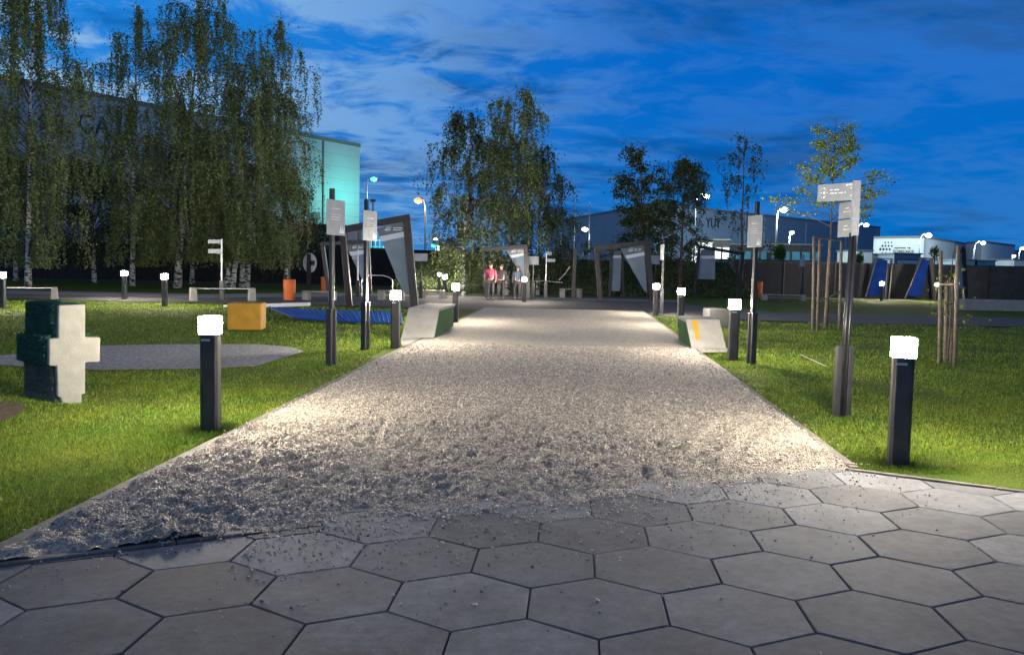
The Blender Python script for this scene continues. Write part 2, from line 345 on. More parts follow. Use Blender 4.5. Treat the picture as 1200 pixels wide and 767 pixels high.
# hexagon paving
S_, T_, X_, Y_ = .345, 2.5464, 2.3335, 5.6703
vk = [Vector((math.cos(T_-k*PI/3), math.sin(T_-k*PI/3)))*S_ for k in range(6)]
d1 = vk[4]+vk[5]; d2 = vk[3]+vk[4]
def clip(poly, a, n):      # keep (p-a).n >= 0
    out = []
    for i in range(len(poly)):
        p, q = poly[i], poly[(i+1) % len(poly)]; dp, dq = (p-a).dot(n), (q-a).dot(n)
        if dp >= 0: out.append(p)
        if (dp >= 0) != (dq >= 0): out.append(p + (q-p)*(dp/(dp-dq)))
    return out
KL0, KL1 = G(-60, 676).to_2d(), G(284, 631).to_2d()      # kerb between gravel and tiles, left
BR0, BR1 = G(990, 553).to_2d(), G(1200, 580).to_2d()     # tiles / lawn border, right
def perp(a, b):
    d = (b-a).normalized(); return Vector((d.y, -d.x))
nL = perp(KL0, KL1); nR = perp(BR0, BR1)                  # both point towards the camera side
def hexes():
    tops = []; V = []; F = []; tint = []
    g = .0038; ch = .005
    for i in range(-26, 26):
        for j in range(-26, 26):
            c = Vector((X_, Y_)) + d1*i + d2*j
            if abs(c.x) > 7.5 or c.y < -1.5 or c.y > 9: continue
            k = 1-g/(S_*.866)
            poly = [c+v*k for v in vk]
            if c.x < KL1.x+.4: poly = clip(poly, KL0+nL*.02, nL)
            if len(poly) < 3: continue
            if c.x > 1.2: poly = clip(poly, BR0+nR*.02, nR)
            if len(poly) < 3 : continue
            if c.y > 7.4 or (c.x <= 1.2 and c.y > 6.9): continue
            cc = sum(poly, Vector((0, 0)))/len(poly)
            if max((p-cc).length for p in poly) < .04: continue
            zt = PAVE_Z + random.uniform(-.0015, .0015); sx, sy = random.uniform(-.004, .004), random.uniform(-.004, .004)
            def zz_(p, z): return z + (p.x-c.x)*sx + (p.y-c.y)*sy
            n = len(poly); b0 = len(V)
            inner = []
            for p in poly:
                dd = (cc-p); inner.append(p + dd.normalized()*min(ch*1.15, dd.length*.3))
            V += [(p.x, p.y, zz_(p, zt)) for p in inner]+[(p.x, p.y, zz_(p, zt-.005)) for p in poly]+[(p.x, p.y, -.025) for p in poly]
            F.append(tuple(range(b0+n-1, b0-1, -1)))
            for q in range(n):
                r = (q+1) % n
                F.append((b0+q, b0+r, b0+n+r, b0+n+q)); F.append((b0+n+q, b0+n+r, b0+2*n+r, b0+2*n+q))
            tint += [random.random()]*(3*n)
    me = bpy.data.meshes.new('paving'); me.from_pydata(V, [], F)
    bm = bmesh.new(); bm.from_mesh(me); bmesh.ops.recalc_face_normals(bm, faces=bm.faces); bm.to_mesh(me); bm.free()
    a = me.attributes.new('tint', 'FLOAT', 'POINT'); a.data.foreach_set('value', tint)
    tag(mesh_obj('paving', me, M['tile']), kind='structure')
hexes()
sheet('paving_bed', [(-9, -5), (9, -5)] + [tuple(BR1+ (BR1-BR0)*2 ), tuple(BR0), (1.5, 7.5), (-1.2, 7.2), tuple(KL1), tuple(KL0-(KL1-KL0)*1)], .003, M['joint'])
# kerbs: rows of edging blocks with narrow gaps
def kerb(name, a, b, w_, side, zt=KERB_Z, blk=1.0):
    a, b = Vector(a[:2]), Vector(b[:2]); L_ = (b-a).length; d = (b-a)/L_; n = Vector((-d.y, d.x))*side; mb = MB(); t = 0
    while t < L_:
        t2 = min(t+blk-.006, L_); j = random.uniform(-.003, .003); zz_ = zt+random.uniform(-.003, .003)
        p = [a+d*t+n*j, a+d*t2+n*j, a+d*t2+n*(w_+j), a+d*t+n*(w_+j)]
        mb.prism([(q.x, q.y, -.02) for q in p], (0, 0, zz_+.02)); t += blk
    return tag(mb.build(name, M['kerb'], bevel=.006), kind='structure')
kerb('path_kerb', (xl(4.2), 4.2), (xl(28.6), 28.6), .09, 1)
kerb('path_kerb', (xr(6.52), 6.52), (xr(27.6), 27.6), .07, -1)
kerb('paving_kerb', KL0, KL1, .06, 1, KERB_Z-.004)
kerb('paving_kerb', BR0, BR1+(BR1-BR0)*1.5, .045, 1, KERB_Z-.006)
# gravel path heightfield
bnd = [(-9, None)]
bp_px = [(284, 631), (360, 622), (430, 613), (520, 606), (620, 600), (690, 591), (740, 586), (800, 578), (860, 571), (930, 562), (992, 555)]
bp_w = [G(u, v) for u, v in bp_px]
def yb(x):
    if x <= KL1.x: return KL0.y + (KL1.y-KL0.y)*(x-KL0.x)/(KL1.x-KL0.x) - .04
    for a, b in zip(bp_w[:-1], bp_w[1:]):
        if x <= b.x: return a.y + (b.y-a.y)*(x-a.x)/(b.x-a.x)
    return bp_w[-1].y
foot = []
for _ in range(900):
    y = 4.4+9*random.random()**1.4; x = random.uniform(xl(y), xr(y)); foot.append((x, y, random.uniform(.04, .10), random.uniform(.014, .036), random.uniform(0, PI), random.uniform(.5, .9)))
cell = {}
for f in foot:
    for dx in (-1, 0, 1):
        for dy in (-1, 0, 1): cell.setdefault((int(math.floor(f[0]/.3))+dx, int(math.floor(f[1]/.3))+dy), []).append(f)
def gz(x, y):
    e = y-yb(x); near = max(0., min(1., (13-y)/6))
    h = .018 + .020*near*noise.noise(Vector((x*3.1, y*3.1, 0))) + (.004+.018*near)*noise.noise(Vector((x*9, y*9, 5))) + .009*near*noise.noise(Vector((x*26, y*26, 9)))
    h += .045*near*(.22-abs(noise.noise(Vector((x*6.5+y*2, y*9-x*2, 2)))))
    h += .026*near*math.sin((x*2.2-y*1.0)*9+3*noise.noise(Vector((x, y, 1))))*max(0, noise.noise(Vector((x*.8, y*.8, 7)))+.15)
    for fx, fy, r, dp, an, q in cell.get((int(math.floor(x/.3)), int(math.floor(y/.3))), ()):
        dx, dy = x-fx, y-fy; u = dx*math.cos(an)+dy*math.sin(an); v = (-dx*math.sin(an)+dy*math.cos(an))/q
        k = math.hypot(u, v)/r
        if k < 1.7: dp = dp*max(.25, min(1, (e-.15)/.8)) if x > KL1.x-.1 else dp; h += -dp*near*math.exp(-k*k*2.2) + dp*.45*near*math.exp(-((k-1.15)**2)*9)
    h = max(h, -.004)
    if x > KL1.x-.1:
        t = max(0., min(1., (e+.10*noise.noise(Vector((x*5, 3, 1))))/.45)); h = h*t + (t-1)*.012
        h = h if t > 0 else -.014
    return PAVE_Z + max(h, -.018)
def gravel():
    nx, ny = 300, 430; V = np.zeros((ny, nx, 3), np.float32)
    for j in range(ny):
        for i in range(nx):
            s = i/(nx-1); tt = j/(ny-1); k = 6.2*((29.6/6.2)**tt)
            y = k; 
            x = xl(y)+(xr(y)-xl(y))*s
            f = (k-6.2)/(29.6-6.2); y = yb(x)+(29.6-yb(x))*f
            x = xl(y)+(xr(y)-xl(y))*s
            V[j, i] = (x, y, gz(x, y))
    T = []
    idx = np.arange(nx*ny).reshape(ny, nx)
    T = np.stack([idx[:-1, :-1].ravel(), idx[:-1, 1:].ravel(), idx[1:, 1:].ravel(), idx[1:, :-1].ravel()], 1)
    # small wedge in the near left corner
    o = tri_mesh('gravel_path', V.reshape(-1, 3), T, M['gravel']); tag(o, kind='structure')
    for p in o.data.polygons: p.use_smooth = True
    return V
gravel()
# stones: bent octahedra
OCT = np.array([(1, 0, 0), (0, 1, 0), (-1, 0, 0), (0, -1, 0), (0, 0, 1), (0, 0, -1)], float)
OT = np.array([(0, 1, 4), (1, 2, 4), (2, 3, 4), (3, 0, 4), (1, 0, 5), (2, 1, 5), (3, 2, 5), (0, 3, 5)])
def stones(name, pts, sizes, m):
    n = len(pts); v = OCT[None]*(1+rng.uniform(-.35, .35, (n, 6, 1))) * np.array([1, 1, .75]) ; v += rng.uniform(-.25, .25, (n, 6, 3))
    a = rng.uniform(0, 2*PI, n); b = rng.uniform(-.8, .8, n)
    ca, sa, cb, sb = np.cos(a), np.sin(a), np.cos(b), np.sin(b)
    x, y, z = v[..., 0], v[..., 1], v[..., 2]
    y2 = y*cb[:, None]-z*sb[:, None]; z2 = y*sb[:, None]+z*cb[:, None]
    x3 = x*ca[:, None]-y2*sa[:, None]; y3 = x*sa[:, None]+y2*ca[:, None]
    v = np.stack([x3, y3, z2], -1)*sizes[:, None, None] + pts[:, None, :]
    T = (OT[None]+np.arange(n)[:, None, None]*6).reshape(-1, 3)
    return tri_mesh(name, v.reshape(-1, 3), T, m, tint=np.repeat(rng.random(n), 6))
pp = []; ss = []
for (ya, yb_, dens, s0) in ((4.4, 6.4, 5200, .0058), (6.4, 8.6, 4300, .0062), (8.6, 11.5, 2000, .0078), (11.5, 16, 600, .010)):
    n = int((yb_-ya)*5.2*dens)
    for _ in range(n):
        y = random.uniform(ya, yb_); x = random.uniform(xl(y), xr(y))
        e = y-yb(x)
        if e < .02: continue
        if x > KL1.x and e < .35 and random.random() > .25+e*2.2: continue
        s = s0*min(1.9, random.lognormvariate(0, .28)); pp.append((x, y, gz(x, y)+s*.3)); ss.append(s)
tag(stones('gravel_stones', np.array(pp), np.array(ss), M['stone']), 'loose pale gravel stones covering the footpath', 'gravel', kind='stuff')
pp = []; ss = []
while len(pp) < 2600:
    x = random.uniform(-2.6, 2.9); e = random.expovariate(2.6) - .12; y = yb(x)-e
    if x < KL1.x+.1 and random.random() > .12: continue
    if y < 3.2: continue
    if x > 1.0 and random.random() < (x-1.0)*.38: continue
    if (Vector((x, y))-BR0).dot(nR) < .03 and x > BR0.x: continue
    s = .0062*min(1.9, random.lognormvariate(0, .35)); pp.append((x, y, PAVE_Z+s*.6)); ss.append(s)
for _ in range(320):
    y = 4.4+9*random.random(); sd_ = random.random() < .6
    x = xl(y)-abs(random.gauss(0, .10)) if sd_ else xr(max(y, 6.6))+abs(random.gauss(0, .08)); y = y if sd_ else max(y, 6.6)
    s = .0058*random.lognormvariate(0, .3); pp.append((x, y, .038)); ss.append(s)
tag(stones('scattered_stones', np.array(pp), np.array(ss), M['stone']), 'loose pebbles spilled from the gravel onto the hexagonal paving', 'pebbles', kind='stuff')
# other surfaces
gp_px = [(-60, 424), (0, 417.5), (60, 411), (118, 405.5), (200, 404), (300, 403.8), (340, 407), (357, 412), (335, 419), (300, 430), (230, 433), (118, 434.5), (40, 431), (-60, 424.5)]
gpw = [G(u, v) for u, v in gp_px]
sheet('gravel_patch', [(p.x, p.y) for p in gpw], .014, M['gravel2'])
sheet('cross_path', [(-45, 29.4), (-4.6, 29.4), (-2.2, 28.4), (5.6, 26.6), (9, 25.3), (26, 25.3), (26, 30.2), (9.5, 31), (7.5, 36), (7.2, 43.5), (-6, 43.5), (-8, 37.0), (-45, 37.0)], .016, M['asphalt'])
sheet('light_paving', [(-45, 33.0), (-12, 33.0), (-7.5, 36.5), (-7.2, 38.5), (7.6, 38.5), (7.6, 41), (-9, 41), (-13, 36.2), (-45, 36.2)], .021, M['pave_light'])
sheet('far_path', [(9, 47.2), (22, 47.2), (22, 49), (9, 49)], .016, M['pave_light'])
sheet('far_lawn_strip', [(7.2, 49.3), (32, 49.3), (32, 50.3), (7.2, 50.3)], .02, M['lawn'])
sheet('bench_pad', [tuple(G(u, v).to_2d()) for u, v in ((469, 397.5), (509, 398), (505, 405), (471, 407))], .028, M['concrete'])
sheet('bench_pad', [tuple(G(u, v).to_2d()) for u, v in ((813, 410), (853, 409.5), (852, 414), (818, 415))], .028, M['concrete'])
sp_ = [G(u, v) for u, v in ((-30, 478), (5, 471), (28, 474), (30, 481), (12, 492), (-30, 503))]
sheet('bare_soil', [(p.x, p.y) for p in sp_], .016, M['soil'])
mbl = MB(); a, b = G(938, 418), G(968, 432)  # thin pale tube laid across the right lawn
mbl.tube([(a.x, a.y, .04), (b.x, b.y, .04)], .007, 6); tag(mbl.build('pale_line', M['concrete']), 'thin pale line lying on the right lawn beside the tall sign pole', 'line')

# ------------------------------------------------------------------ grass blades
def in_poly(x, y, poly):
    c = False; n = len(poly)
    for i in range(n):
        a, b = poly[i], poly[(i+1) % n]
        if (a.y > y) != (b.y > y) and x < (b.x-a.x)*(y-a.y)/(b.y-a.y)+a.x: c = not c
    return c
def grass():
    P_ = []; H = []; W = []
    for (ya, yb_, dens, h0, w0) in ((4.2, 7.5, 5200, .030, .0034), (7.5, 10.5, 2500, .034, .005), (10.5, 15, 900, .038, .008), (15, 22, 300, .042, .013), (22, 30, 90, .045, .022)):
        for side in (-1, 1):
            far = .70*yb_+.8
            n = int((yb_-ya)*(far-2.2)*dens)
            x = rng.uniform(2.2, far, n)*side; y = rng.uniform(ya, yb_, n)
            keep = np.abs(x) < .70*y+.9
            l = LA.x + (LB.x-LA.x)*(y-LA.y)/(LB.y-LA.y); r = RA.x + (RB.x-RA.x)*(y-RA.y)/(RB.y-RA.y)
            keep &= (x < l+.005+rng.normal(0, .022, n)) if side < 0 else (x > r-.002+rng.normal(0, .02, n))
            if side > 0: keep &= ((x-BR0.x)*nR.x+(y-BR0.y)*nR.y < -.045+rng.uniform(-.01, .02, n)) & (y > BR0.y-.02)
            keep &= ~((y > 25.2) & (x > 5.5)); keep &= ~((y > 28.4))
            x, y = x[keep], y[keep]
            k2 = np.array([not in_poly(a, b, gpw) and not (in_poly(a, b, sp_) and random.random() > .35) for a, b in zip(x, y)]) if side < 0 and yb_ > 7 else np.ones(len(x), bool)
            x, y = x[k2], y[k2]
            # thinner and shorter in worn spots
            wv = np.array([noise.noise(Vector((a*.9, b*.9, 11))) for a, b in zip(x, y)])
            k3 = rng.random(len(x)) < np.clip(1.15-1.6*np.clip(wv, 0, 1), .25, 1); x, y, wv = x[k3], y[k3], wv[k3]
            P_.append(np.stack([x, y, np.full(len(x), -.004)], 1)); H.append(h0*(.6+.55*rng.random(len(x))+.9*(rng.random(len(x)) < .03))*(1-.5*np.clip(wv, -.4, .7))); W.append(np.full(len(x), w0))
    P_ = np.concatenate(P_); H = np.concatenate(H); W = np.concatenate(W); n = len(P_)
    a = rng.uniform(0, 2*PI, n); dx = np.stack([np.cos(a), np.sin(a), 0*a], 1)*W[:, None]*.5
    b = rng.uniform(0, 2*PI, n); lean = rng.uniform(.1, .9, n)
    mid = P_ + np.stack([np.cos(b)*lean*H*.35, np.sin(b)*lean*H*.35, H*.6], 1)
    tip = P_ + np.stack([np.cos(b)*lean*H, np.sin(b)*lean*H, H*(1-.35*lean)], 1)
    V = np.stack([P_-dx, P_+dx, mid+dx*.7, tip, mid-dx*.7], 1).reshape(-1, 3)
    o = np_mesh('lawn_grass', V, 5, M['blade'], tint=rng.random(n))
    tag(o, 'short mown green grass of the lawns beside the path', 'grass', kind='stuff')
    print('blades', n)
grass()

# ------------------------------------------------------------------ bollard lamps
def make_bollard():
    t = thing('bollard_lamp', 'x', 'bollard lamp')
    hw = .076; c = .022      # chamfered square section
    def sec(h, c_): return [(-h, -h+c_), (-h, h-c_), (-h+c_, h), (h-c_, h), (h, h-c_), (h, -h+c_), (h-c_, -h), (-h+c_, -h)]
    MB().prism([(x, y, -.03) for x, y in sec(hw, c)], (0, 0, .865)).build('post', M['post'], t, bevel=.004)
    MB().prism([(x, y, .8352) for x, y in sec(.085, .016)], (0, 0, .012)).build('collar', M['post'], t)
    MB().prism([(x, y, .8475) for x, y in sec(.083, .014)], (0, 0, .150)).build('light_head', M['lampw'], t, bevel=.006)
    MB().box((-.02, -hw-.002, .797), (.075, .006, .018)).build('name_plate', M['alu'], t)
    return t
boll = make_bollard()
BG = 'bollard lamps of the park'
spots = [((247, 503), 0, .06, 'large lit bollard lamp at the left edge of the gravel path, nearest on that side'),
         ((1052, 543), 0, -.25, 'largest lit bollard lamp, on the right lawn by the hexagonal paving'),
         ((463, 407), 0, 0, 'lit bollard lamp just left of the sloped concrete bench with green turf side'),
         ((858.5, 421), 0, 0, 'lit bollard lamp right of the concrete bench with the yellow stripe'),
         ((797, 384), 0, 0, 'lit bollard lamp just behind the concrete bench with the yellow stripe'),
         ((768, 370), 0, 0, 'lit bollard lamp next to the thin sign pole at the far right path corner'),
         ((193, 359), 0, 0, 'lit bollard lamp on the far left lawn, right one of the pair under the birches'),
         ((146, 351), 0, 0, 'lit bollard lamp on the far left lawn, left one of the pair under the birches'),
         ((3, 361), 0, 0, 'lit bollard lamp at the left edge of the picture beyond the cross block'),
         ((533.5, 379), 0, 0, 'lit bollard lamp behind the far end of the sloped concrete bench'),
         ((521, 349.5), 0, 0, 'lit bollard lamp, middle of the three receding behind the sloped bench'),
         ((514.5, 342), 0, 0, 'farthest lit bollard lamp left of centre, smallest of three behind the sloped bench'),
         ((614, 354), 0, 0, 'lit bollard lamp under the dark frame beside the standing people'),
         ((1032.5, 352.5), 0, 0, 'lit bollard lamp before the left blue cloth sail at the far fence'),
         ((1097, 353), 0, 0, 'lit bollard lamp before the right blue cloth sail at the far fence')]
for i, ((u, v), _, rz, lab) in enumerate(spots):
    o = boll if i == 0 else copy_tree(boll)
    g = G(u, v); o.location = (g.x, g.y, 0); o.rotation_euler = (0, 0, rz); tag(o, lab, 'bollard lamp', BG)

# ------------------------------------------------------------------ sign poles
def glyphs(mb, x0, z0, wid, h, y):      # a line of small illegible print
    x = x0
    while x < x0+wid:
        w_ = random.uniform(.5, .9)*h
        if random.random() < .84: mb.box((x+w_/2, y, z0+random.uniform(-.04, .04)*h), (w_, .002, h*random.uniform(.65, 1)))
        x += w_+h*.28
def info_sign(lab, base, dirv, wid=.50, hgt=.50, shift=.0, top=2.5, ztop=2.36, lean=0, graphic=True):
    t = thing('sign_pole', lab, 'sign', (base.x, base.y, 0), math.atan2(dirv[1], dirv[0]), 'sign poles along the path')
    t.rotation_euler = (0, lean, t.rotation_euler.z) if not lean else (0, 0, t.rotation_euler.z)
    for s in (-1, 1): MB().box((s*.058, 0, .40), (.05, .085, .84)).build('sleeve', M['post'], t, bevel=.006)
    for s in (-1, 1): MB().box((s*.019, 0, top/2), (.030, .055, top)).build('pole', M['pole'], t, bevel=.004)
    pn = MB().box((shift, -.040, ztop-hgt/2), (wid, .012, hgt)).build('panel', M['panel'], t, bevel=.002)
    mb = MB(); glyphs(mb, shift-wid*.22, ztop-hgt*.25, wid*.42, .018, -.0475)
    for k in range(3): glyphs(mb, shift-wid*.3, ztop-hgt*(.42+.07*k), wid*.55, .008, -.0475)
    if graphic:
        for k in range(3):
            xx = shift+wid*(.22+.09*k)
            mb.prism([(xx-.03, -.047, ztop-hgt+.03), (xx+.02, -.047, ztop-hgt+.03), (xx+.03, -.047, ztop-hgt*(.66+.05*k))], (0, -.002, 0))
    mb.build('print', M['print'], pn)
    return t
info_sign('tall sign pole with square grey panel on the left lawn, nearest on that side', G(388, 428), (.157, .46), shift=.04, top=2.53, ztop=2.37)
info_sign('tall sign pole with square grey panel right next to the bollard by the sloped bench', G(428, 410), (.16, .42), wid=.46, shift=.05, top=2.55, ztop=2.36)
info_sign('tall sign pole with square grey panel right of the bollard by the yellow striped bench', G(880, 426), (.10, -.42), wid=.46, shift=.03, top=2.58, ztop=2.36)
info_sign('thin sign pole with edge-on panel beside the bollard at the far right path corner', G(775, 368), (.02, -.50), shift=.0, top=2.42, ztop=2.26)
def big_sign():
    b = G(986, 487); t = thing('direction_sign', 'tall leaning direction sign with three grey boards on the right lawn', 'sign', (b.x, b.y, 0))
    tilt = .0175
    for s in (-1, 1): MB().box((s*.058, 0, .36), (.052, .09, .76), ry=tilt*.4).build('sleeve', M['post'], t, bevel=.006)
    for s in (-1, 1): MB().tube([(s*.020, 0, 0), (s*.020+tilt*1.9, 0, 1.9)], .021, 10).build('pole', M['pole'], t, smooth=True)
    x0 = tilt*2.15
    MB().box((x0+.004, 0, 2.155), (.075, .05, .56)).build('bracket', M['alu'], t, bevel=.003)
    def board(dv, wid, z0, z1, big=False):
        a = math.atan2(dv[1], dv[0]); d = Vector((math.cos(a), math.sin(a), 0)); c = Vector((x0-.03, -.03, 0))-d*(wid/2)
        pn = MB().box((c.x, c.y, (z0+z1)/2), (wid, .012, z1-z0), rz=a).build('board', M['panel'], t, bevel=.002)
        Mx = Matrix.Translation(c) @ Matrix.Rotation(a, 4, 'Z'); mb = MB()
        h = z1-z0
        if big:
            glyphs(mb, -.06, z0+h*.64, .10, .017, -.008); glyphs(mb, -.06, z0+h*.45, .18, .017, -.008)
            for (px, pz, r) in ((-.135, .5, .016), (-.135, .76, .011), (-.135, .24, .013), (-.17, .5, .008), (-.10, .5, .008)):
                mb.prism([(px+r*math.cos(q*PI/3), -.007, z0+h*pz+r*math.sin(q*PI/3)) for q in range(6)], (0, -.002, 0))
            for k in range(9):     # a broken ring round the mark
                q = .6+k*.62; mb.box((-.150+.045*math.cos(q), -.008, z0+h*.5+.05*math.sin(q)), (.012, .002, .008))
            mb.prism([(.13, -.007, z1-.035), (.16, -.007, z1-.02), (.15, -.007, z1-.012), (.125, -.007, z1-.025)], (0, -.002, 0)); mb.box((.18, -.008, z1-.02), (.03, .002, .008))
            for (px, pz) in ((.19, .68), (.19, .26)): mb.box((px, -.008, z0+h*pz), (.012, .003, .012))
        else:
            glyphs(mb, -.02, z0+h*.62, .10, .014, -.008); glyphs(mb, -.04, z0+h*.42, .17, .014, -.008)
        mb.v = [tuple(Mx @ Vector(v)) for v in mb.v]
        mb.build('print', M['print'], pn)
    board((.24, -.36), .44, 2.235, 2.415, True)
    board((.0, -.38), .38, 2.055, 2.225); board((.0, -.38), .39, 1.865, 2.045)
big_sign()
def flag_sign(lab, u, vb, utop_v, panels, m=M['alu'], d=None, sleeve=True):
    g = G(u, vb) if d is None else Vector((P(u, vb, d).x, d, 0)); d = g.y
    zt = P(u, utop_v, d).z
    t = thing('small_sign', lab, 'sign', (g.x, g.y, 0), 0, 'small background signs')
    MB().box((0, 0, zt/2), (.05, .05, zt)).build('pole', m, t)
    if sleeve: MB().box((.0, .0, .36), (.16, .09, .72)).build('sleeve', M['pole'], t, bevel=.005)
    for (ua, va, ub, vb_) in panels:
        a, b = P(ua, va, d), P(ub, vb_, d)
        MB().box(((a.x+b.x)/2-g.x, -.04, (a.z+b.z)/2), (abs(b.x-a.x), .02, abs(a.z-b.z))).build('panel', M['panel'], t)
    return t
flag_sign('small sign with two short boards among the birch trunks on the left', 260, 352, 280, [(244.5, 280.5, 259, 285.5), (244.5, 291.5, 259, 297)])
flag_sign('slim pole with tiny white box sign between the first two tall sign poles', 419, 348, 292, [(413, 299, 418, 304)])
flag_sign('rectangular grey sign board right of the large dark frame banner', 493, 350, 298, [(485, 296.7, 501, 306)], M['pole'])
flag_sign('pale rectangular sign board just right of the centre frame', 624.3, 349, 300, [(617.8, 300, 631.2, 310.2)], M['pole'])
flag_sign('pale pole with two short boards right of the pale rectangular sign', 639.2, 349, 295, [(640.5, 295, 646.5, 299), (640.5, 303, 650.4, 307)])
flag_sign('short grey double board on a pole behind the thin edge-on sign pole', 767, 350, 297, [(761.7, 299, 772.7, 309.5)], M['pole'])
flag_sign('slim dark pole with small grey plate before the dark fence on the right', 939.5, 351, 298, [(937, 302, 942.5, 312)], M['pole'])

# ------------------------------------------------------------------ cross block
def cross():
    g = G(84, 473); d0 = g.y
    t = thing('cross_block', 'cross-shaped concrete block with pale front face and dark green turf sides', 'sculpture', (g.x, d0, 0))
    pts_px = [(69.2, 357.5), (100.2, 356.3), (100.2, 395), (118, 395), (117, 424), (100.2, 424.5), (100, 461.5), (96, 461.5), (95.8, 473), (72.5, 473.8), (71.6, 465.5), (68, 465), (67, 428.6), (58, 428.6), (58, 396.7), (68.5, 396.3)]
    fd = Vector((.985, .17, 0)); pts = []
    for u, v in pts_px:      # on a vertical plane through the base along fd
        r = ray(u, v); n = Vector((-fd.y, fd.x, 0)); k = n.dot(Vector((g.x, d0, CAM_H))-Vector((0, 0, CAM_H)))/n.dot(r)
        p = Vector((0, 0, CAM_H))+r*k; pts.append(p-Vector((g.x, d0, 0)))
    dep = Vector((-.60, .47, 0))
    MB().prism(pts, dep*.07).build('front_face', M['cross_face'], t, bevel=.012)
    inn = [p+dep*.075 for p in pts]
    inn = [Vector((p.x, p.y, max(p.z, -.01))) for p in inn]
    MB().prism(inn, dep*.92).build('body', M['turf_base'], t)
    # grey lower body cover
    lo = [pts[6], pts[7], pts[8], pts[9], pts[10], pts[11], pts[12], pts[5]]
    # turf pile on the sides
    P_ = []; N_ = []; dark = []
    n = len(inn); full = dep*.92
    for i in range(n):
        a, b = inn[i], inn[(i+1) % n]; e = b-a; area = e.length*full.length; nn = e.cross(full)
        if nn.length < 1e-6: continue
        nn.normalize(); c = sum(inn, Vector())/n
        mid = (a+b)/2
        if (Vector((mid.x, mid.y, mid.z))+nn*.01-c).length < (mid-c).length: nn = -nn
        for _ in range(int(area*9000)):
            q = a+e*random.random()+full*random.random(); P_.append(q); N_.append(nn); dark.append(q.z < .33)
    P_ = np.array(P_); N_ = np.array(N_); dk = np.array(dark)
    for nm, msk, mt in (('turf_cover', ~dk, M['turf']), ('grey_cover', dk, M['turfdark'])):
        p, nn = P_[msk], N_[msk]; k = len(p); j = rng.normal(0, .55, (k, 3)); tip = p+(nn+j)*.016; sd_ = rng.normal(0, 1, (k, 3)); sd_ *= .003/np.linalg.norm(sd_, axis=1)[:, None]
        V = np.stack([p-sd_, p+sd_, tip], 1).reshape(-1, 3); np_mesh(nm, V, 3, mt, t, tint=rng.random(k))
    low = [Vector((pts[12].x, pts[12].y, pts[12].z-.002)), Vector((pts[5].x, pts[5].y, pts[12].z-.002)), Vector((pts[6].x+.0, pts[6].y, 0)), Vector((pts[11].x, pts[11].y, 0))]
    low = [p+dep*.082+Vector((.0, 0, 0)) for p in low]
    cx = sum((p.x for p in low))/4
    low = [Vector((cx+(p.x-cx)*1.03, p.y, p.z)) for p in low]
    MB().prism(low, dep*.90).build('lower_body', M['turfdark'], t)
cross()

# ------------------------------------------------------------------ benches by the path
def bench(lab, b0, b1, t0, t1, blen, stripe, turf_right):
    """b0,b1 front bottom left/right; t0,t1 front top left/right (metres); blen length along the path"""
    pd = Vector((.07, 1, 0)).normalized()*blen
    c = (b0+b1)/2; t = thing('concrete_bench', lab, 'bench', (c.x, c.y, 0), 0, 'concrete block benches by the path')
    o = Vector((c.x, c.y, 0)); b0, b1, t0, t1 = b0-o, b1-o, t0-o, t1-o
    th = .055
    # sloped front slab
    off = Vector((0, .06, 0))
    MB().prism([b0, b1, t1, t0], (0, .06, -.0)).build('front_slab', M['concrete'], t, bevel=.008)
    # top slab
    MB().prism([t0+Vector((0, .062, 0)), t1+Vector((0, .062, 0)), t1+pd, t0+pd], (0, 0, -th)).build('top_slab', M['concrete'], t, bevel=.008)
    # core with turf
    ins = .02
    x0 = b0+Vector((ins, .065, 0)); x1 = b1+Vector((-ins, .065, 0)); y0 = t0+Vector((ins, .065, -th-.003)); y1 = t1+Vector((-ins, .065, -th-.003))
    e = pd*.98
    lenb = (t0.y-b0.y)
    vs = [x0, x1, y1, y0, Vector((x0.x, 0, 0))+Vector((pd.x, t0.y+e.y+.05, 0)), Vector((x1.x, 0, 0))+Vector((pd.x, t0.y+e.y+.05, 0)), y1+e, y0+e]
    MB().add(vs, [(0, 1, 2, 3), (5, 4, 7, 6), (0, 3, 7, 4), (1, 5, 6, 2), (3, 2, 6, 7), (0, 4, 5, 1)]).build('turf_side', M['turfg'], t)
    if stripe:
        def fp(s, k): return b0.lerp(b1, s).lerp(t0.lerp(t1, s), k)+Vector((0, -.003, 0))
        MB().prism([fp(.18, .33), fp(.29, .36), fp(.34, .98), fp(.16, .98)], (0, -.003, 0)).build('yellow_stripe', M['yellow'], t)
    return t
b0, b1 = G(470, 396.7), G(508.4, 398.2); T0 = P(478.7, 360.4, 18.2); T1 = b1+(T0-b0)
bench('sloped concrete bench with green turf side at the left edge of the path', b0, b1, T0, T1, 2.35, False, True)
b0, b1 = G(811, 410.3), G(851.7, 410); T0 = P(803.7, 374.2, 16.6); T1 = b1+(T0-b0)
bench('concrete bench with yellow stripe on its front at the right edge of the path', b0, b1, T0, T1, 1.25, True, False)

# yellow cube
g = G(284, 386.5); t = thing('yellow_cube_seat', 'yellow cube seat on the lawn behind the nearest left bollard', 'seat', (g.x, g.y, 0), .0)
MB().box((0, .33, .285), (.70, .66, .57), rz=.12).build('block', M['yellow'], t, bevel=.02)

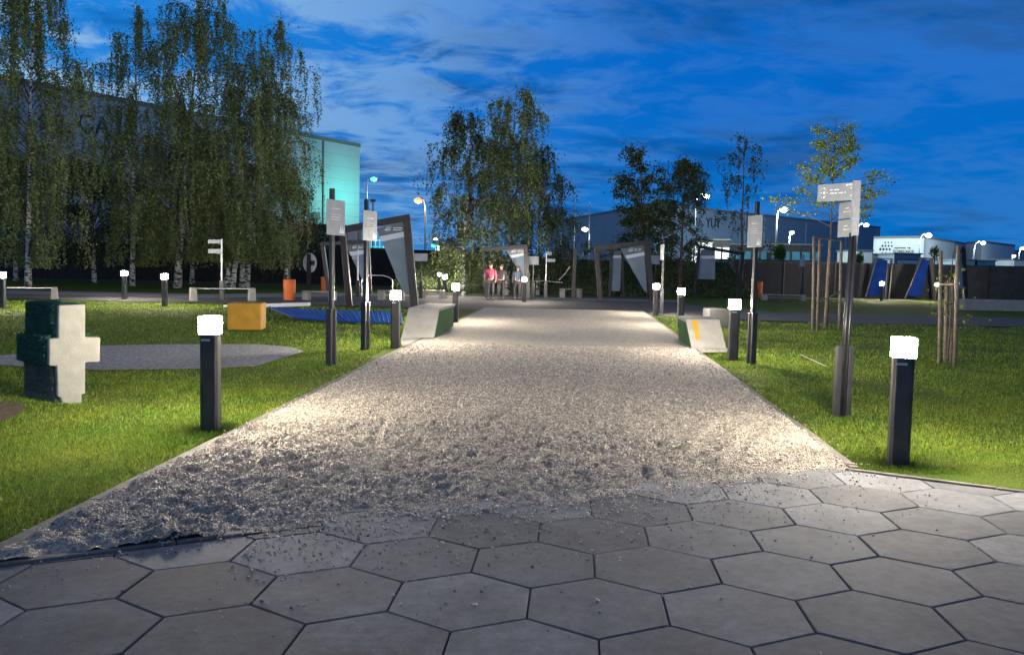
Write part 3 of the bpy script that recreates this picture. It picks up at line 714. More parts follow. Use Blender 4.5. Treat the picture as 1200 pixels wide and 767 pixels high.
# blue net with white beam
def blue_net():
    a = P(318, 361, 24.5); b = P(362, 357.5, 27); c = P(462, 368, 24.5); d = P(462, 377, 21.5); e = P(350, 371, 21.8)
    t = thing('climbing_net', 'low blue rope net stretched across the left lawn', 'rope net', (e.x, e.y, 0))
    o = Vector((e.x, e.y, 0)); mb = MB(); n1_, n2_ = 26, 8
    A, B, Cc, D = P(316, 360, 24.8)-o, P(470, 366, 26.0)-o, P(470, 379, 20.8)-o, P(345, 372, 21.2)-o
    def pt(s, k):
        p = A.lerp(B, s).lerp(D.lerp(Cc, s), k); z = max(.03, p.z*(1-.9*math.sin(PI*min(1, s*1.05))*.55*math.sin(PI*(.15+.7*k)))); return Vector((p.x, p.y, z))
    for i in range(n1_+1): mb.tube([pt(i/n1_, k/6) for k in range(7)], .016, 5)
    for k in range(n2_+1): mb.tube([pt(i/12, k/n2_) for i in range(13)], .016, 5)
    mb.build('net', M['rope'], t)
    for s, k in ((0, 0), (0, 1), (.5, 0), (.5, 1), (1, 0), (1, 1)):
        p = pt(s, k); MB().tube([(p.x, p.y, 0), (p.x, p.y, p.z+.03)], .03, 8).build('anchor_post', M['pole'], t)
    p, q = P(262, 357.5, 27.6), P(361, 354.5, 27.2)
    MB().prism([p-o, q-o, q-o+Vector((0, 0, -.10)), p-o+Vector((0, 0, -.10))], (0, .35, 0)).build('white_beam', M['white'], t)
blue_net()

# barriers: two pale end slabs and a thin rail
def barrier(lab, ua, ub, vb, vt):
    a, b = G(ua, vb), G(ub, vb); zt = P(ua, vt, a.y).z; c = (a+b)/2
    t = thing('low_barrier', lab, 'barrier', (c.x, c.y, 0), math.atan2(b.y-a.y, b.x-a.x), 'low barriers along the far path'); h = (b-a).length/2
    for s in (-1, 1): MB().prism([(s*h-.12, 0, 0), (s*h+.12, 0, 0), (s*h+.09, 0, zt), (s*h-.10, 0, zt)], (0, .45, 0)).build('end_slab', M['concrete'], t, bevel=.01)
    MB().box((0, .2, zt-.03), (2*h-.2, .05, .03)).build('rail', M['alu'], t)
barrier('low barrier with pale end slabs at the far left path edge', -12, 64, 351, 336)
barrier('low barrier with pale end slabs under the small double board sign', 227.5, 296.5, 353, 337)

# orange planters
def planter(lab, u, vb, vt, wpx, tree=None):
    g = G(u, vb); r = wpx/2*g.y/F_PX; h = P(u, vt, g.y).z
    t = thing('orange_planter', lab, 'planter', (g.x, g.y+r, 0), 0, 'orange planters')
    MB().tube([(0, 0, 0), (0, 0, h*.96), (0, 0, h)], [r*.9, r, r*1.03], 28).build('pot', M['orange'], t, smooth=False, bevel=.01)
    MB().cyl((0, 0, h), r*.9, .012, 28).build('soil', M['soil'], t)
    if tree:
        MB().tube([(0, 0, h), (.02, 0, h+.6), (-.02, 0, h+1.3)], [.02, .016, .008], 6).build('stem', M['bark'], t)
        leaf_cloud('leaves', t, Vector((0, 0, h+1.2)), (.35, .35, .7), 700, .05, M['leafd'])
def leaf_cloud(name, parent, c, rad, n, size, m, drop=0):
    d = rng.normal(0, 1, (n, 3)); d /= np.linalg.norm(d, axis=1)[:, None]; r = rng.random(n)**.45
    k = 1+.45*np.array([noise.noise(Vector(tuple(v*1.7+c.x))) for v in d]); p = np.array(c)+d*r[:, None]*np.array(rad)*k[:, None]
    return leaves_at(name, parent, p, size, m)
def leaves_at(name, parent, p, size, m, down=.0):
    n = len(p); a = rng.normal(0, 1, (n, 3)); a[:, 2] -= down; a /= np.linalg.norm(a, axis=1)[:, None]; b = rng.normal(0, 1, (n, 3)); b = np.cross(a, b); b /= np.linalg.norm(b, axis=1)[:, None]
    s = (size*rng.uniform(.6, 1.3, n))[:, None]
    V = np.stack([p-a*s*.6, p+b*s*.38, p+a*s*.6, p-b*s*.38], 1).reshape(-1, 3)
    return np_mesh(name, V, 4, m, parent, tint=rng.random(n))
planter('taller orange planter on the far left path with a thin sapling', 337.3, 352, 327.5, 14.5, True)
planter('orange planter behind the first tall sign pole', 380.2, 344, 324.5, 11)
planter('small orange bin before the dark fence right of the centre', 891, 349, 330, 6.5)

# concrete park benches in the background
def park_bench(lab, u0, u1, vb, vt, one=False):
    a, b = G(u0, vb), G(u1, vb); zt = P(u0, vt, a.y).z; c = (a+b)/2; h = (b-a).length/2
    t = thing('park_bench', lab, 'bench', (c.x, c.y, 0), 0, 'concrete benches in the background')
    for s in (-1, 1): MB().box((s*(h-.12), .2, zt/2-.03), (.24, .42, zt-.06)).build('support', M['concrete'], t, bevel=.01)
    MB().box((0, .2, zt-.025), (2*h, .46, .05)).build('seat', M['concrete'], t, bevel=.01)
park_bench('concrete bench between the two orange planters', 354, 392, 352, 341)
park_bench('concrete bench behind the large frame, left of its right leg', 443, 472, 352, 340)
park_bench('concrete bench just right of the large frame leg', 493, 520, 350, 340)
park_bench('pale concrete bench below the rope right of the centre frame', 658, 680, 349, 338)
park_bench('concrete bench before the dark fence beside the small orange bin', 900, 938, 352, 345)
def blk(name, lab, cat, u0, u1, vb, vt, dep, m):
    a, b = G(u0, vb), G(u1, vb); zt = P(u0, vt, a.y).z
    c = (a+b)/2; t = thing(name, lab, cat, (c.x, c.y, 0)); MB().box((0, dep/2, zt/2), ((b-a).length, dep, zt)).build('block', m, t, bevel=.02); return t
blk('concrete_wall', 'low grey concrete wall at the far right edge of the lawn', 'low wall', 1155, 1290, 365.5, 352, .5, M['concrete'])
blk('stone_block', 'grey concrete ramp block behind the bollard by the striped bench', 'block', 832, 853, 384, 362, .8, M['oldconc'])

# disc sign on the dark wall with post
p = P(363, 308, 46); t = thing('disc_sign', 'round grey disc sign behind a dark post left of the first tall sign', 'sign', (p.x, 46, 0))
rx = 8.0*46/F_PX; rz_ = 11.5*46/F_PX
MB().prism([(rx*math.cos(q*PI/16), 0, p.z+rz_*math.sin(q*PI/16)) for q in range(32)], (0, .04, 0)).build('disc', M['stripe'], t)
MB().box((-.02, -.12, p.z/2+.2), (.19, .12, p.z+.55)).build('post', M['fence'], t)
MB().cyl((.16, -.10, p.z-.12), .12, .24, 12).build('clamp', M['fence'], t)
# curved rail
p0, p1 = P(424, 327, 38), P(460, 327, 38); t = thing('arched_rail', 'thin arched metal rail in front of the dark wall', 'rail', (p0.x, 38, 0)); mb = MB(); L_ = p1.x-p0.x; zt = P(440, 322.5, 38).z
mb.tube([(0, 0, 0), (0, 0, zt-.2), (.12, 0, zt-.08), (L_*.3, 0, zt), (L_*.7, 0, zt), (L_-.12, 0, zt-.08), (L_, 0, zt-.2), (L_, 0, 0)], .025, 6); mb.build('tube', M['alu'], t)

# ------------------------------------------------------------------ slanted frames with banners
LOGO = [(0, 0), (1, 0), (2, 0), (3, 0), (.5, .9), (1.5, .9), (2.5, .9), (3.5, .9), (1.2, 1.8), (2.2, 1.8), (3.2, 1.8), (.8, -.9), (1.9, -.9)]
def logo(mb, x, y, z, s, tall=1.0):
    for i, (a, b) in enumerate(LOGO):
        r = s*(.42-.02*i); cx, cz = x+a*s+b*.15*s, z+b*s*tall
        mb.prism([(cx+r*math.cos(q*PI/3), y, cz+r*tall*math.sin(q*PI/3)) for q in range(6)], (0, -.003, 0))
def frame(lab, d, left, right, top, banner=None, wl=.17, wr=.2, wt=.22, dep=.22, bm=None, stripe=None, head=True, marks=False):
    """left/right = (bottom px, top px); top follows left top to right top; banner = px polygon"""
    o = P(left[0][0], left[0][1], d); o = Vector((o.x, d, 0))
    t = thing('slanted_frame', lab, 'frame', tuple(o), 0, 'slanted dark frames with banners')
    def q(u, v): p = P(u, v, d)-o; return Vector((p.x, 0, p.z))
    def leg(a, b, w_, nm, ext=0):
        dr = (b-a).normalized(); n = Vector((dr.z, 0, -dr.x))*(w_/2); b = b+dr*ext
        MB().prism([a-n, a+n, b+n, b-n], (0, dep, 0)).build(nm, M['frame'], t, bevel=.01)
    l0, l1 = q(*left[0]), q(*left[1]); r0, r1 = q(*right[0]), q(*right[1]); l0.z = 0; r0.z = 0
    leg(l0, l1, wl, 'leg'); leg(r0, r1, wr, 'leg')
    dr = (r1-l1).normalized(); n = Vector((-dr.z, 0, dr.x))
    MB().prism([l1-dr*wl*.5+n*.003, r1+dr*wr*.52+n*.003, r1+dr*wr*.5+n*wt, l1-dr*wl*.5+n*wt], (0, dep, 0)).build('top_beam', M['frame'], t, bevel=.01)
    if banner:
        pts = [q(*b) for b in banner]
        bn = MB().prism([p+Vector((0, .09, 0)) for p in pts], (0, .02, 0)).build('banner', bm or M['banner'], t)
        if stripe:
            s = [q(*b)+Vector((0, .084, 0)) for b in stripe]; MB().prism(s, (0, .004, 0)).build('stripe', M['stripe'], bn)
            hd = [pts[0]+Vector((0, .085, 0)), pts[1]+Vector((0, .085, 0)), s[1], s[0]]
            MB().prism(hd, (0, .003, 0)).build('banner_head', M['bannerd'], bn)
            if marks:
                c = (hd[0]+hd[1]+hd[2]+hd[3])/4; mb = MB(); logo(mb, c.x-.20, c.y-.002, c.z-.02, .05, 1.2)
                glyphs(mb, c.x+.06, c.z+.05, .30, .035, c.y-.002); glyphs(mb, c.x+.06, c.z-.02, .26, .035, c.y-.002)
                mb.build('emblem', M['print'], bn)
    return t
frame('largest slanted dark frame with grey tapering banner left of the path', 29.3, ((409, 359.5), (401, 273)), ((485.5, 358.5), (476.5, 259)), None,
      [(441, 267.5), (474, 258.5), (482.5, 345), (470.5, 340)], wl=.19, wr=.25, wt=.22, stripe=[(444, 277), (474, 271), (474.5, 277), (446.5, 283)], marks=True)
frame('slanted dark frame with grey banner seen behind the two left sign poles', 40, ((385, 350), (377.5, 288)), ((433, 350), (430, 285)), None,
      [(405, 287), (429, 285), (431, 337), (426, 332)], wt=.18, stripe=[(408.5, 295), (429, 292.5), (429, 297), (410.5, 299.5)], marks=True)
frame('slanted dark frame over the standing people at the centre', 38.5, ((570, 348), (566.5, 295)), ((619.5, 348), (616, 291)), None,
      [(593, 293), (614.5, 290.5), (616.5, 325), (611, 322)], wl=.1, wr=.2, wt=.18, stripe=[(598, 299), (614.8, 296), (615, 299), (600, 302)], marks=True)
frame('slanted dark frame with grey tapering banner before the broadleaf tree', 38.9, ((703.5, 352), (699, 294)), ((765, 352), (758.5, 287)), None,
      [(727.5, 291.5), (754.5, 286.5), (759, 343), (755.5, 341)], wl=.20, wr=.24, wt=.22, stripe=[(732.5, 299.5), (755.5, 295), (756, 299), (735, 303)], marks=True)
frame('narrow dark frame with upright grey banner left of the broadleaf tree trunk', 43.5, ((714, 350), (717, 294)), ((730, 350), (729.5, 293)), None,
      [(718.5, 294), (728.5, 293), (727, 341), (716, 341)], wl=.1, wr=.1, wt=.12, stripe=[(718.3, 299.5), (728.3, 299), (728.2, 302), (718.1, 302.3)])
frame('slanted dark frame with broad grey banner behind the right bollards', 43, ((813, 352), (820, 291)), ((865, 352), (870.5, 299)), None,
      [(822, 292), (838.5, 292), (838.5, 327), (817, 327)], wl=.12, wr=.16, wt=.16, stripe=[(821.5, 299.5), (838.5, 299.5), (838.5, 303), (821, 303)])
frame('slanted frame with blue cloth sail, left of the two at the far fence', 50, ((1014, 349), (1027, 303)), ((1042, 349), (1046, 304)), None,
      [(1028, 302), (1041, 305), (1037, 346.5), (1017, 346.5)], bm=M['blue'], wl=.08, wr=.08, wt=.06)
frame('slanted frame with blue cloth sail, right of the two at the far fence', 50, ((1060, 349), (1080, 303)), ((1096, 349), (1092, 304)), None,
      [(1081, 303), (1090, 304.5), (1081, 347), (1063, 346)], bm=M['blue'], wl=.08, wr=.16, wt=.08)
frame('slanted dark frame with narrow grey panel behind the stakes of the small sapling', 46, ((1119, 349), (1124, 300)), ((1133.5, 350), (1129.5, 291)), None,
      [(1123, 300), (1128, 299), (1130, 338), (1126, 338)], wl=.1, wr=.2, wt=.1)
# dark posts with ropes right of centre
g = G(671, 350); t = thing('rope_post', 'dark post carrying slack ropes right of the centre frame', 'post', (g.x, g.y, 0)); zt = P(672, 291, g.y).z
MB().box((.04, 0, zt/2), (.17, .17, zt), ry=.02).build('post', M['frame'], t, bevel=.01)
q1, q2 = P(668, 312, g.y)-Vector((g.x, g.y, 0)), P(655, 328, g.y)-Vector((g.x, g.y, 0)); q3 = P(612, 329, g.y)-Vector((g.x, g.y, 0)); q4 = P(660, 331, g.y)-Vector((g.x, g.y, 0))
MB().tube([q1, q1.lerp(q2, .4)-Vector((0, 0, .06)), q2], .03, 6).build('rope', M['ropeg'], t)
MB().tube([q4, q4.lerp(q3, .5)+Vector((0, 0, .04)), q3, Vector((q3.x, q3.y, 0))], .02, 6).build('rope', M['ropeg'], t)

# ------------------------------------------------------------------ trees
def birch(lab, base, H, lean, rad, zlow, nb, ns, m=None, size=.095, stems=1, group='weeping birches', thick=.14, droop=1.0, name='birch_tree', bark=None, asc=.9, fill=.18, lowx=.9, topw=.45):
    """base xy; H height; lean (dx,dy) at the top; rad crown radius; zlow lowest leaves; nb branches; ns strands per branch"""
    t = thing(name, lab, 'tree', (base[0], base[1], 0), 0, group); m = m or M['leaf']; tm = MB()
    paths = []
    for s in range(stems):
        a0 = random.uniform(0, 6.28); off = Vector((math.cos(a0), math.sin(a0), 0))*(.0 if s == 0 else .25); ln = Vector((lean[0], lean[1], 0)) + (Vector((math.cos(a0), math.sin(a0), 0))*(.0 if s == 0 else rad*.45))
        hh = H*(1 if s == 0 else random.uniform(.75, .95)); pth = []
        for k in range(13):
            f = k/12; wob = Vector((noise.noise(Vector((f*3, s+base[0], 0))), noise.noise(Vector((f*3, s, base[1]))), 0))*.35*f
            pth.append(off+ln*(f**1.15)+wob+Vector((0, 0, hh*f-.05*(k == 0))))
        tm.tube(pth, [thick*(1-.93*(k/12)**.9)*(1.25 if k == 0 else 1) for k in range(13)], 9); paths.append((pth, hh))
    tm.build('trunk', bark or M['birch'], t, smooth=True)
    br = MB(); leaves = []
    for b_ in range(nb):
        pth, hh = paths[b_ % stems]; f = random.uniform(.10, .97)**lowx; i = min(11, int(f*12)); p = pth[i].lerp(pth[i+1], f*12-i)
        ang = b_*2.399+random.uniform(-.4, .4)
        prof = (min(1, (1-f)/topw)**.55)*(1.0 if f > .3 else .6+1.33*f)
        ln = rad*prof*random.choice((random.uniform(.4, .8), random.uniform(.8, 1.2)))+.2; d = Vector((math.cos(ang), math.sin(ang), 0))
        rise = ln*asc*random.uniform(.5, 1.1)*(1 if f < .8 else .7)
        bp_ = [p]
        for k in range(1, 7):
            q = k/6; bp_.append(p+d*ln*q+Vector((0, 0, rise*(q*1.7-q*q*(1.0+.35*droop)))) + Vector((random.uniform(-.06, .06), random.uniform(-.06, .06), 0))*ln*.4)
        br.tube(bp_, [max(.007, thick*.30*(1-f*.75)*(1-.85*k/6)) for k in range(7)], 5, cap=False)
        cls = [random.uniform(.25, .98) for _ in range(3)]
        for s in range(ns):
            cl = cls[s % 3]
            q = cl+random.gauss(0, .07) if random.random() < .7 else random.random()**.6; q = min(.999, max(.02, q)); k = min(5, int(q*6)); st = bp_[k].lerp(bp_[k+1], q*6-k)
            sl = droop*random.choice((random.uniform(.3, .9), random.uniform(.8, 2.0)))*(.5+.7*q)*(H/13); sl = min(sl, st.z-zlow)
            out = d*random.uniform(0, .25)+Vector((random.uniform(-.35, .35), random.uniform(-.35, .35), 0))
            if sl < .15: sl = .15
            axd = (Vector((st.x, st.y, 0))-Vector((pth[i].x, pth[i].y, 0))).length
            if axd < .45 and random.random() < .65: continue
            nl = max(4, int(sl/(.042*size/.085)))
            for l in range(nl):
                u_ = l/nl; leaves.append(st+out*(u_**.6)*.6+Vector((random.gauss(0, .04), random.gauss(0, .04), -sl*u_+random.gauss(0, .03))))
            for l in range(int(nl*fill)):
                leaves.append(st+Vector((random.gauss(0, .22), random.gauss(0, .22), random.gauss(0, .18))))
    br.build('branches', bark or M['bark'], t, smooth=True)
    print('leaves', len(leaves)); leaves_at('crown', t, np.array([tuple(v) for v in leaves]), size, m, down=.7)
    return t
def bxy(u, vb): g = G(u, vb); return (g.x, g.y)
def Ht(u, v, d): return P(u, v, d).z
x, y = bxy(33, 338); birch('tallest weeping birch at the left edge, in front of the wall letters', (x, y), Ht(35, -60, y), (.5, 0), 3.0, .9, 92, 17, droop=1.25, lowx=1.15)
x, y = bxy(155, 335); birch('weeping birch with straight slim trunk behind the pair of far left bollards', (x, y), Ht(165, -5, y), (.35, 0), 2.2, 1.0, 74, 15, droop=1.1, lowx=1.15)
x, y = bxy(208, 337); birch('weeping birch with leaning white trunk in the middle of the left group', (x, y), Ht(222, -12, y), (1.3, 0), 3.4, 1.3, 104, 17, thick=.19, droop=1.15, lowx=1.1)
x, y = bxy(266, 338); birch('weeping birch with forked trunk just right of the small double board sign', (x, y), Ht(285, 60, y), (.9, .3), 2.9, 1.3, 88, 16, thick=.14, stems=2, droop=1.1, lowx=1.1)
x, y = bxy(289, 338); birch('rightmost weeping birch of the left group, before the teal wall', (x, y), Ht(325, 20, y), (1.6, 0), 3.2, 1.0, 100, 17, thick=.14, stems=2, droop=1.15, lowx=1.1)
x, y = P(-45, 300, 46).x, 46; birch('weeping birch cut by the left picture edge behind the tallest one', (x, y), Ht(-45, 60, y), (0, 0), 3.4, .5, 90, 15, droop=1.2)
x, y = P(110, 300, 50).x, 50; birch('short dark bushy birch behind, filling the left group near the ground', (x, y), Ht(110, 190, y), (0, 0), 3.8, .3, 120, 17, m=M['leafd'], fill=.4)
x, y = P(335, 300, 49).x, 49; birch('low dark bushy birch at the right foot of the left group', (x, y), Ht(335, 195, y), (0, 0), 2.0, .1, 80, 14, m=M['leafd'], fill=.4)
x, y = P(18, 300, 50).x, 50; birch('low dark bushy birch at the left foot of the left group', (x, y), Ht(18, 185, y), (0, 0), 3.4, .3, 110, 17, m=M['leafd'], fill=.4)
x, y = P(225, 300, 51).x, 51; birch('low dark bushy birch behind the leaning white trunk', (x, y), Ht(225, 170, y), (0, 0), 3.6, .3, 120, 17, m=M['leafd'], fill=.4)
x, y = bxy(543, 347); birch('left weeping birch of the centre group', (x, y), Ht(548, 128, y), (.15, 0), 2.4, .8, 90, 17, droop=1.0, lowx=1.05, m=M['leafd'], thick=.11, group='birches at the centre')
x, y = bxy(594, 346); birch('tallest weeping birch of the centre group, pointed top', (x, y), Ht(598, 96, y), (.2, 0), 2.1, .9, 84, 17, droop=1.0, thick=.12, group='birches at the centre')
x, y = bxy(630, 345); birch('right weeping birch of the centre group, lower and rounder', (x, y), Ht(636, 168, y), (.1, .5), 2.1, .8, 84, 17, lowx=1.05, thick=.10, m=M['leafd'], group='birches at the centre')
x, y = P(752, 340, 47).x, 47; birch('open dark broadleaf tree left of the yellow-green street lamp', (x, y), Ht(746, 172, y), (-.25, 0), 1.65, 1.7, 62, 22, thick=.11, m=M['leafd'], droop=.32, size=.12, name='broadleaf_tree', bark=M['bark'], asc=1.2, fill=1.0, group='trees on the bank')
x, y = P(797, 340, 47).x, 47; birch('dense dark tree between the broadleaf tree and the lettered hall', (x, y), Ht(795, 184, y), (0, 0), 1.45, .7, 100, 22, thick=.11, m=M['leafd'], droop=.7, name='dense_tree', bark=M['bark'], group='trees on the bank')
x, y = P(868, 340, 49).x, 49; birch('thin see-through birch in front of the lettered hall', (x, y), Ht(868, 150, y), (0, 0), 1.55, 1.9, 40, 7, thick=.08, m=M['leafd'], droop=.7, size=.11, name='birch_tree', bark=M['bark'], group='trees on the bank')
x, y = P(704, 340, 46).x, 46; birch('small dark shrub left of the open broadleaf tree', (x, y), Ht(704, 284, y), (0, 0), .95, 1.6, 16, 7, thick=.05, m=M['leafd'], droop=.2, size=.1, name='shrub', bark=M['bark'], group='trees on the bank')
def young(lab, base, H, rad, zc, nb, nl, size, m, seed, trunk=.03):
    t = thing('young_tree', lab, 'tree', (base[0], base[1], 0)); 
    MB().tube([(0, 0, -.03), (.02, 0, H*.4), (-.02, .01, H*.7), (0, 0, H)], [trunk, trunk*.8, trunk*.5, .005], 7).build('trunk', M['bark'], t, smooth=True)
    br = MB(); lv = []
    for b_ in range(nb):
        f = b_/nb; z = zc+(H-zc)*f*.93; a = b_*2.4+random.uniform(-.5, .5); ln = rad*(1-f*.75)*random.uniform(.6, 1.15)
        d = Vector((math.cos(a), math.sin(a), 0)); p0 = Vector((0, 0, z-.15)); p1 = p0+d*ln*.5+Vector((0, 0, .22*ln)); p2 = p0+d*ln+Vector((0, 0, .30*ln))
        br.tube([p0, p1, p2], [.012, .008, .004], 5, cap=False)
        for tw in range(4):
            e = p1.lerp(p2, random.random()); e2 = e+Vector((random.uniform(-.25, .25), random.uniform(-.25, .25), random.uniform(-.12, .12)))
            br.tube([e, e2], [.004, .003], 4, cap=False)
            for l in range(nl//4): 
                q = e.lerp(e2, random.random()); lv.append(tuple(q+Vector((random.gauss(0, .10), random.gauss(0, .10), random.gauss(0, .06)))))
    br.build('branches', M['bark'], t); leaves_at('crown', t, np.array(lv), size, m, .2)
    return t
def stakes(lab, pts, rail=None, r=.035):
    g0 = pts[0][0]; o = Vector((g0.x, g0.y, 0)); t = thing('tree_stakes', lab, 'tree stakes', tuple(o))
    for a, b in pts: MB().tube([a-o+Vector((0, 0, -.02)), b-o], [r, r*.95], 10).build('stake', M['wood'], t, smooth=True, bevel=0)
    for a, b in rail or []: MB().tube([a-o, b-o], .018, 6).build('cross_rail', M['wood'], t)
def stp(u0, v0, u1, v1, d=None):
    a = G(u0, v0); return (a, P(u1, v1, a.y))
S1 = [stp(952.5, 388, 954, 278), stp(958, 386, 961, 278), stp(966.5, 384, 973, 279), stp(983.5, 387, 986, 282)]
stakes('four wooden stakes with cross rails behind the tall direction sign', S1, [(S1[0][1], S1[3][1]), (S1[0][1], S1[1][1]), (P(957, 355, S1[0][0].y), P(986, 341, S1[3][0].y))], r=.040)
g = G(969, 386); young('young tree with yellow-green leaves above the tall direction sign', (g.x, g.y+.05), Ht(985, 138, g.y), 1.55, Ht(985, 262, g.y), 32, 108, .064, M['leafy'], 1)
S2 = [stp(1101, 426, 1102.5, 293.5), stp(1118.4, 430, 1123, 288), stp(1107.5, 423, 1109.5, 330), stp(1114, 424, 1116, 330)]
stakes('two tall and two short wooden stakes on the right lawn beyond the largest bollard', S2, [(P(1102, 333, S2[0][0].y), P(1121, 333, S2[1][0].y))], r=.032)
g = G(1110, 425); young('small sparse sapling held between the stakes on the right lawn', (g.x, g.y), 1.9, .36, .75, 6, 16, .05, M['leafy'], 2, trunk=.022)
def bush(lab, u, v0, v1, d, wpx, m, n=900, size=.1):
    a, b = P(u, v0, d), P(u, v1, d); r = wpx/2*d/F_PX; t = thing('small_tree', lab, 'tree', (a.x, d, 0))
    MB().tube([(0, 0, 0), (0, 0, (a.z+b.z)/2)], [.06, .03], 6).build('trunk', M['bark'], t); leaf_cloud('crown', t, Vector((0, 0, (a.z+b.z)/2)), (r, r, abs(a.z-b.z)/2), n, size, m)
bush('small bright green round tree behind the fence below the street lamps', 914, 286, 308, 60, 17, M['pine'], 1600)
bush('small green tree behind the fence left of the emblem hall', 1007, 295, 312, 62, 12, M['pine'], 700)
bush('small green treetop behind the fence above the right blue sail', 1096, 287, 306, 62, 12, M['pine'], 500)

# ------------------------------------------------------------------ bank, fences
def bank():
    x0, x1 = P(470, 300, 50).x, P(862, 300, 50).x
    mb = MB(); zt = 1.85; mb.prism([(x0, 45.5, -.02), (x0, 51.5, zt), (x0, 60, zt), (x0, 62, -.02)], (x1-x0, 0, 0)); tag(mb.build('grass_bank', M['bankg']), kind='structure')
    n = 26000; x = rng.uniform(x0, x1, n); f = rng.random(n); p = np.stack([x, 45.5+6*f, -.01+1.87*f+.03], 1)
    tag(leaves_at('bank_plants', None, p, .14, M['leafd'], -1.0), 'low dark ground cover growing on the grass bank', 'ground cover', kind='stuff')
M['bankg'] = mat('bank_ground', (.02, .035, .015), 1, var=.4, scale=3)
bank()
def fence(lab, xa, xb, y, h, post=3.0):
    t = thing('dark_fence', lab, 'fence', ((xa+xb)/2, y, 0)); L_ = xb-xa
    MB().box((0, 0, h/2), (L_, .05, h)).build('boards', M['fence'], t)
    k = 0; x = -L_/2
    while x <= L_/2+.01: MB().box((x, -.06, h/2+.02), (.09, .06, h+.04)).build('post', M['frame'], t); x += post
    MB().box((0, -.028, h-.06), (L_-.1, .02, .06)).build('rail', M['frame'], t)
fence('long dark board fence closing the right lawn', P(862, 300, 51).x, P(1300, 300, 51).x, 51.5, 2.05)
fence('long dark board fence behind the birches and frames on the left', P(-120, 300, 56).x, P(468, 300, 56).x, 57, 2.4)
def mesh_fence():
    x0, x1 = P(628, 300, 56).x, P(716, 300, 56).x; t = thing('wire_fence', 'thin wire mesh fence on top of the grass bank', 'fence', (x0, 56, 1.83)); mb = MB(); x = 0; H_ = .75
    while x < x1-x0: mb.box((x, 0, H_/2), (.012, .012, H_)); x += .16
    for k in range(5): mb.box(((x1-x0)/2, 0, .05+k*.16), (x1-x0, .010, .010))
    mb.build('wire_mesh', M['alu'], t); pm = MB(); x = 0
    while x < x1-x0: MB().box((x, .04, H_/2), (.05, .05, H_+.06)).build('post', M['alu'], t); x += 1.5
mesh_fence()

# ------------------------------------------------------------------ buildings
def hall(name, lab, foot, h, m, base=None):
    c = sum((Vector((x, y, 0)) for x, y in foot), Vector())/len(foot)
    t = thing(name, lab, 'building', (c.x, c.y, 0)); pts = [Vector((x, y, 0))-c for x, y in foot]
    MB().prism(pts, (0, 0, h)).build('wall', m, t)
    MB().prism([p*1.0025+Vector((0, 0, h+.002)) for p in pts], (0, 0, .35)).build('roof', M['roof'], t)
    return t, c
def wall_xf(a, b, s, z, out=.03):
    """matrix that puts xy-plane text on the wall from a to b (2d), s metres from a, height z"""
    d = (Vector(b)-Vector(a)).normalized(); n = Vector((d.y, -d.x)); p = Vector(a)+d*s+n*out
    return Matrix(((d.x, 0, n.x, p.x), (d.y, 0, n.y, p.y), (0, 1, 0, z), (0, 0, 0, 1)))
def isect(u, a, b):        # where the vertical plane of photo column u meets wall a-b
    r = ray(u, 300); a = Vector(a); d = Vector(b)-a; s = (a.y*r.x-a.x*r.y)/(d.x*r.y-d.y*r.x); return a+d*s, s*d.length
# left hall
pR = P(421, 250, 90); pL = P(0, 250, 59); A_ = Vector((pL.x, pL.y)); B_ = Vector((pR.x, pR.y)); dA = (B_-A_).normalized(); A0 = A_-dA*26; nb_ = Vector((-dA.y, dA.x))
tL, cL = hall('lettered_hall', 'tall pale industrial hall with dark letters behind the left birches', [tuple(A0), tuple(B_), tuple(B_+nb_*45), tuple(A0+nb_*45)], 13.1, M['hallL'])
def on_wall(t, c, name, body, u0, u1, vb, vt, a, b, m, out=.05):
    p, s0 = isect(u0, a, b); q, s1 = isect(u1, a, b); z0 = P(u0, vb, p.y).z; z1 = P(u0, vt, p.y).z; size = (z1-z0)/.72
    Mx = wall_xf(a, b, s0, z0, out); tm = text_mesh(name, body, size, m, t, Matrix.Identity(4), .03)
    w0 = max(v.co.x for v in tm.data.vertices); k = (s1-s0)/w0
    tm.data.transform(Matrix.Translation(-c) @ Mx @ Matrix.Scale(k, 4, (1, 0, 0))); return tm
on_wall(tL, cL, 'letters', 'GA', 92, 131, 154, 131, A0, B_, M['black'])
p, s = isect(378, A0, B_); MB().box((0, 0, 6.55), (.16, .06, 13.0), rz=math.atan2(dA.y, dA.x)).build('wall_seam', M['roof'], tL).location = (p.x-cL.x-nb_.x*.05, p.y-cL.y-nb_.y*.05, 0)
p, s = isect(370, A0, B_); z = P(370, 253, p.y).z; MB().box((0, 0, 0), (.9, .1, .7), rz=math.atan2(dA.y, dA.x)).build('vent', M['roof'], tL).location = (p.x-cL.x-nb_.x*.06, p.y-cL.y-nb_.y*.06, z)
# dark annex in front of it
x0, x1 = P(300, 300, 66).x, P(402, 300, 66).x; zt = P(360, 262, 66).z
tN = thing('dark_annex', 'dark low building with reddish lit windows below the teal wall', 'building', ((x0+x1)/2, 66, 0))
MB().box((0, 4, zt/2), (x1-x0, 8, zt)).build('wall', M['ann'], tN)
for i in range(3):
    a, b = P(347+i*7, 261, 65.9), P(352.5+i*7, 274, 65.9)
    f = MB().box(((a.x+b.x)/2-(x0+x1)/2, -.04, (a.z+b.z)/2), (b.x-a.x+.12, .06, a.z-b.z+.12)).build('window', M['frame'], tN)
    MB().box(((a.x+b.x)/2-(x0+x1)/2, -.09, (a.z+b.z)/2), (b.x-a.x, .03, a.z-b.z)).build('pane', M['winred'], f)
x0, x1 = P(402, 300, 60).x, P(560, 300, 60).x; zt = P(450, 292, 60).z
tN = thing('dark_shed', 'long low dark building between the annex and the centre birches', 'building', ((x0+x1)/2, 60, 0))
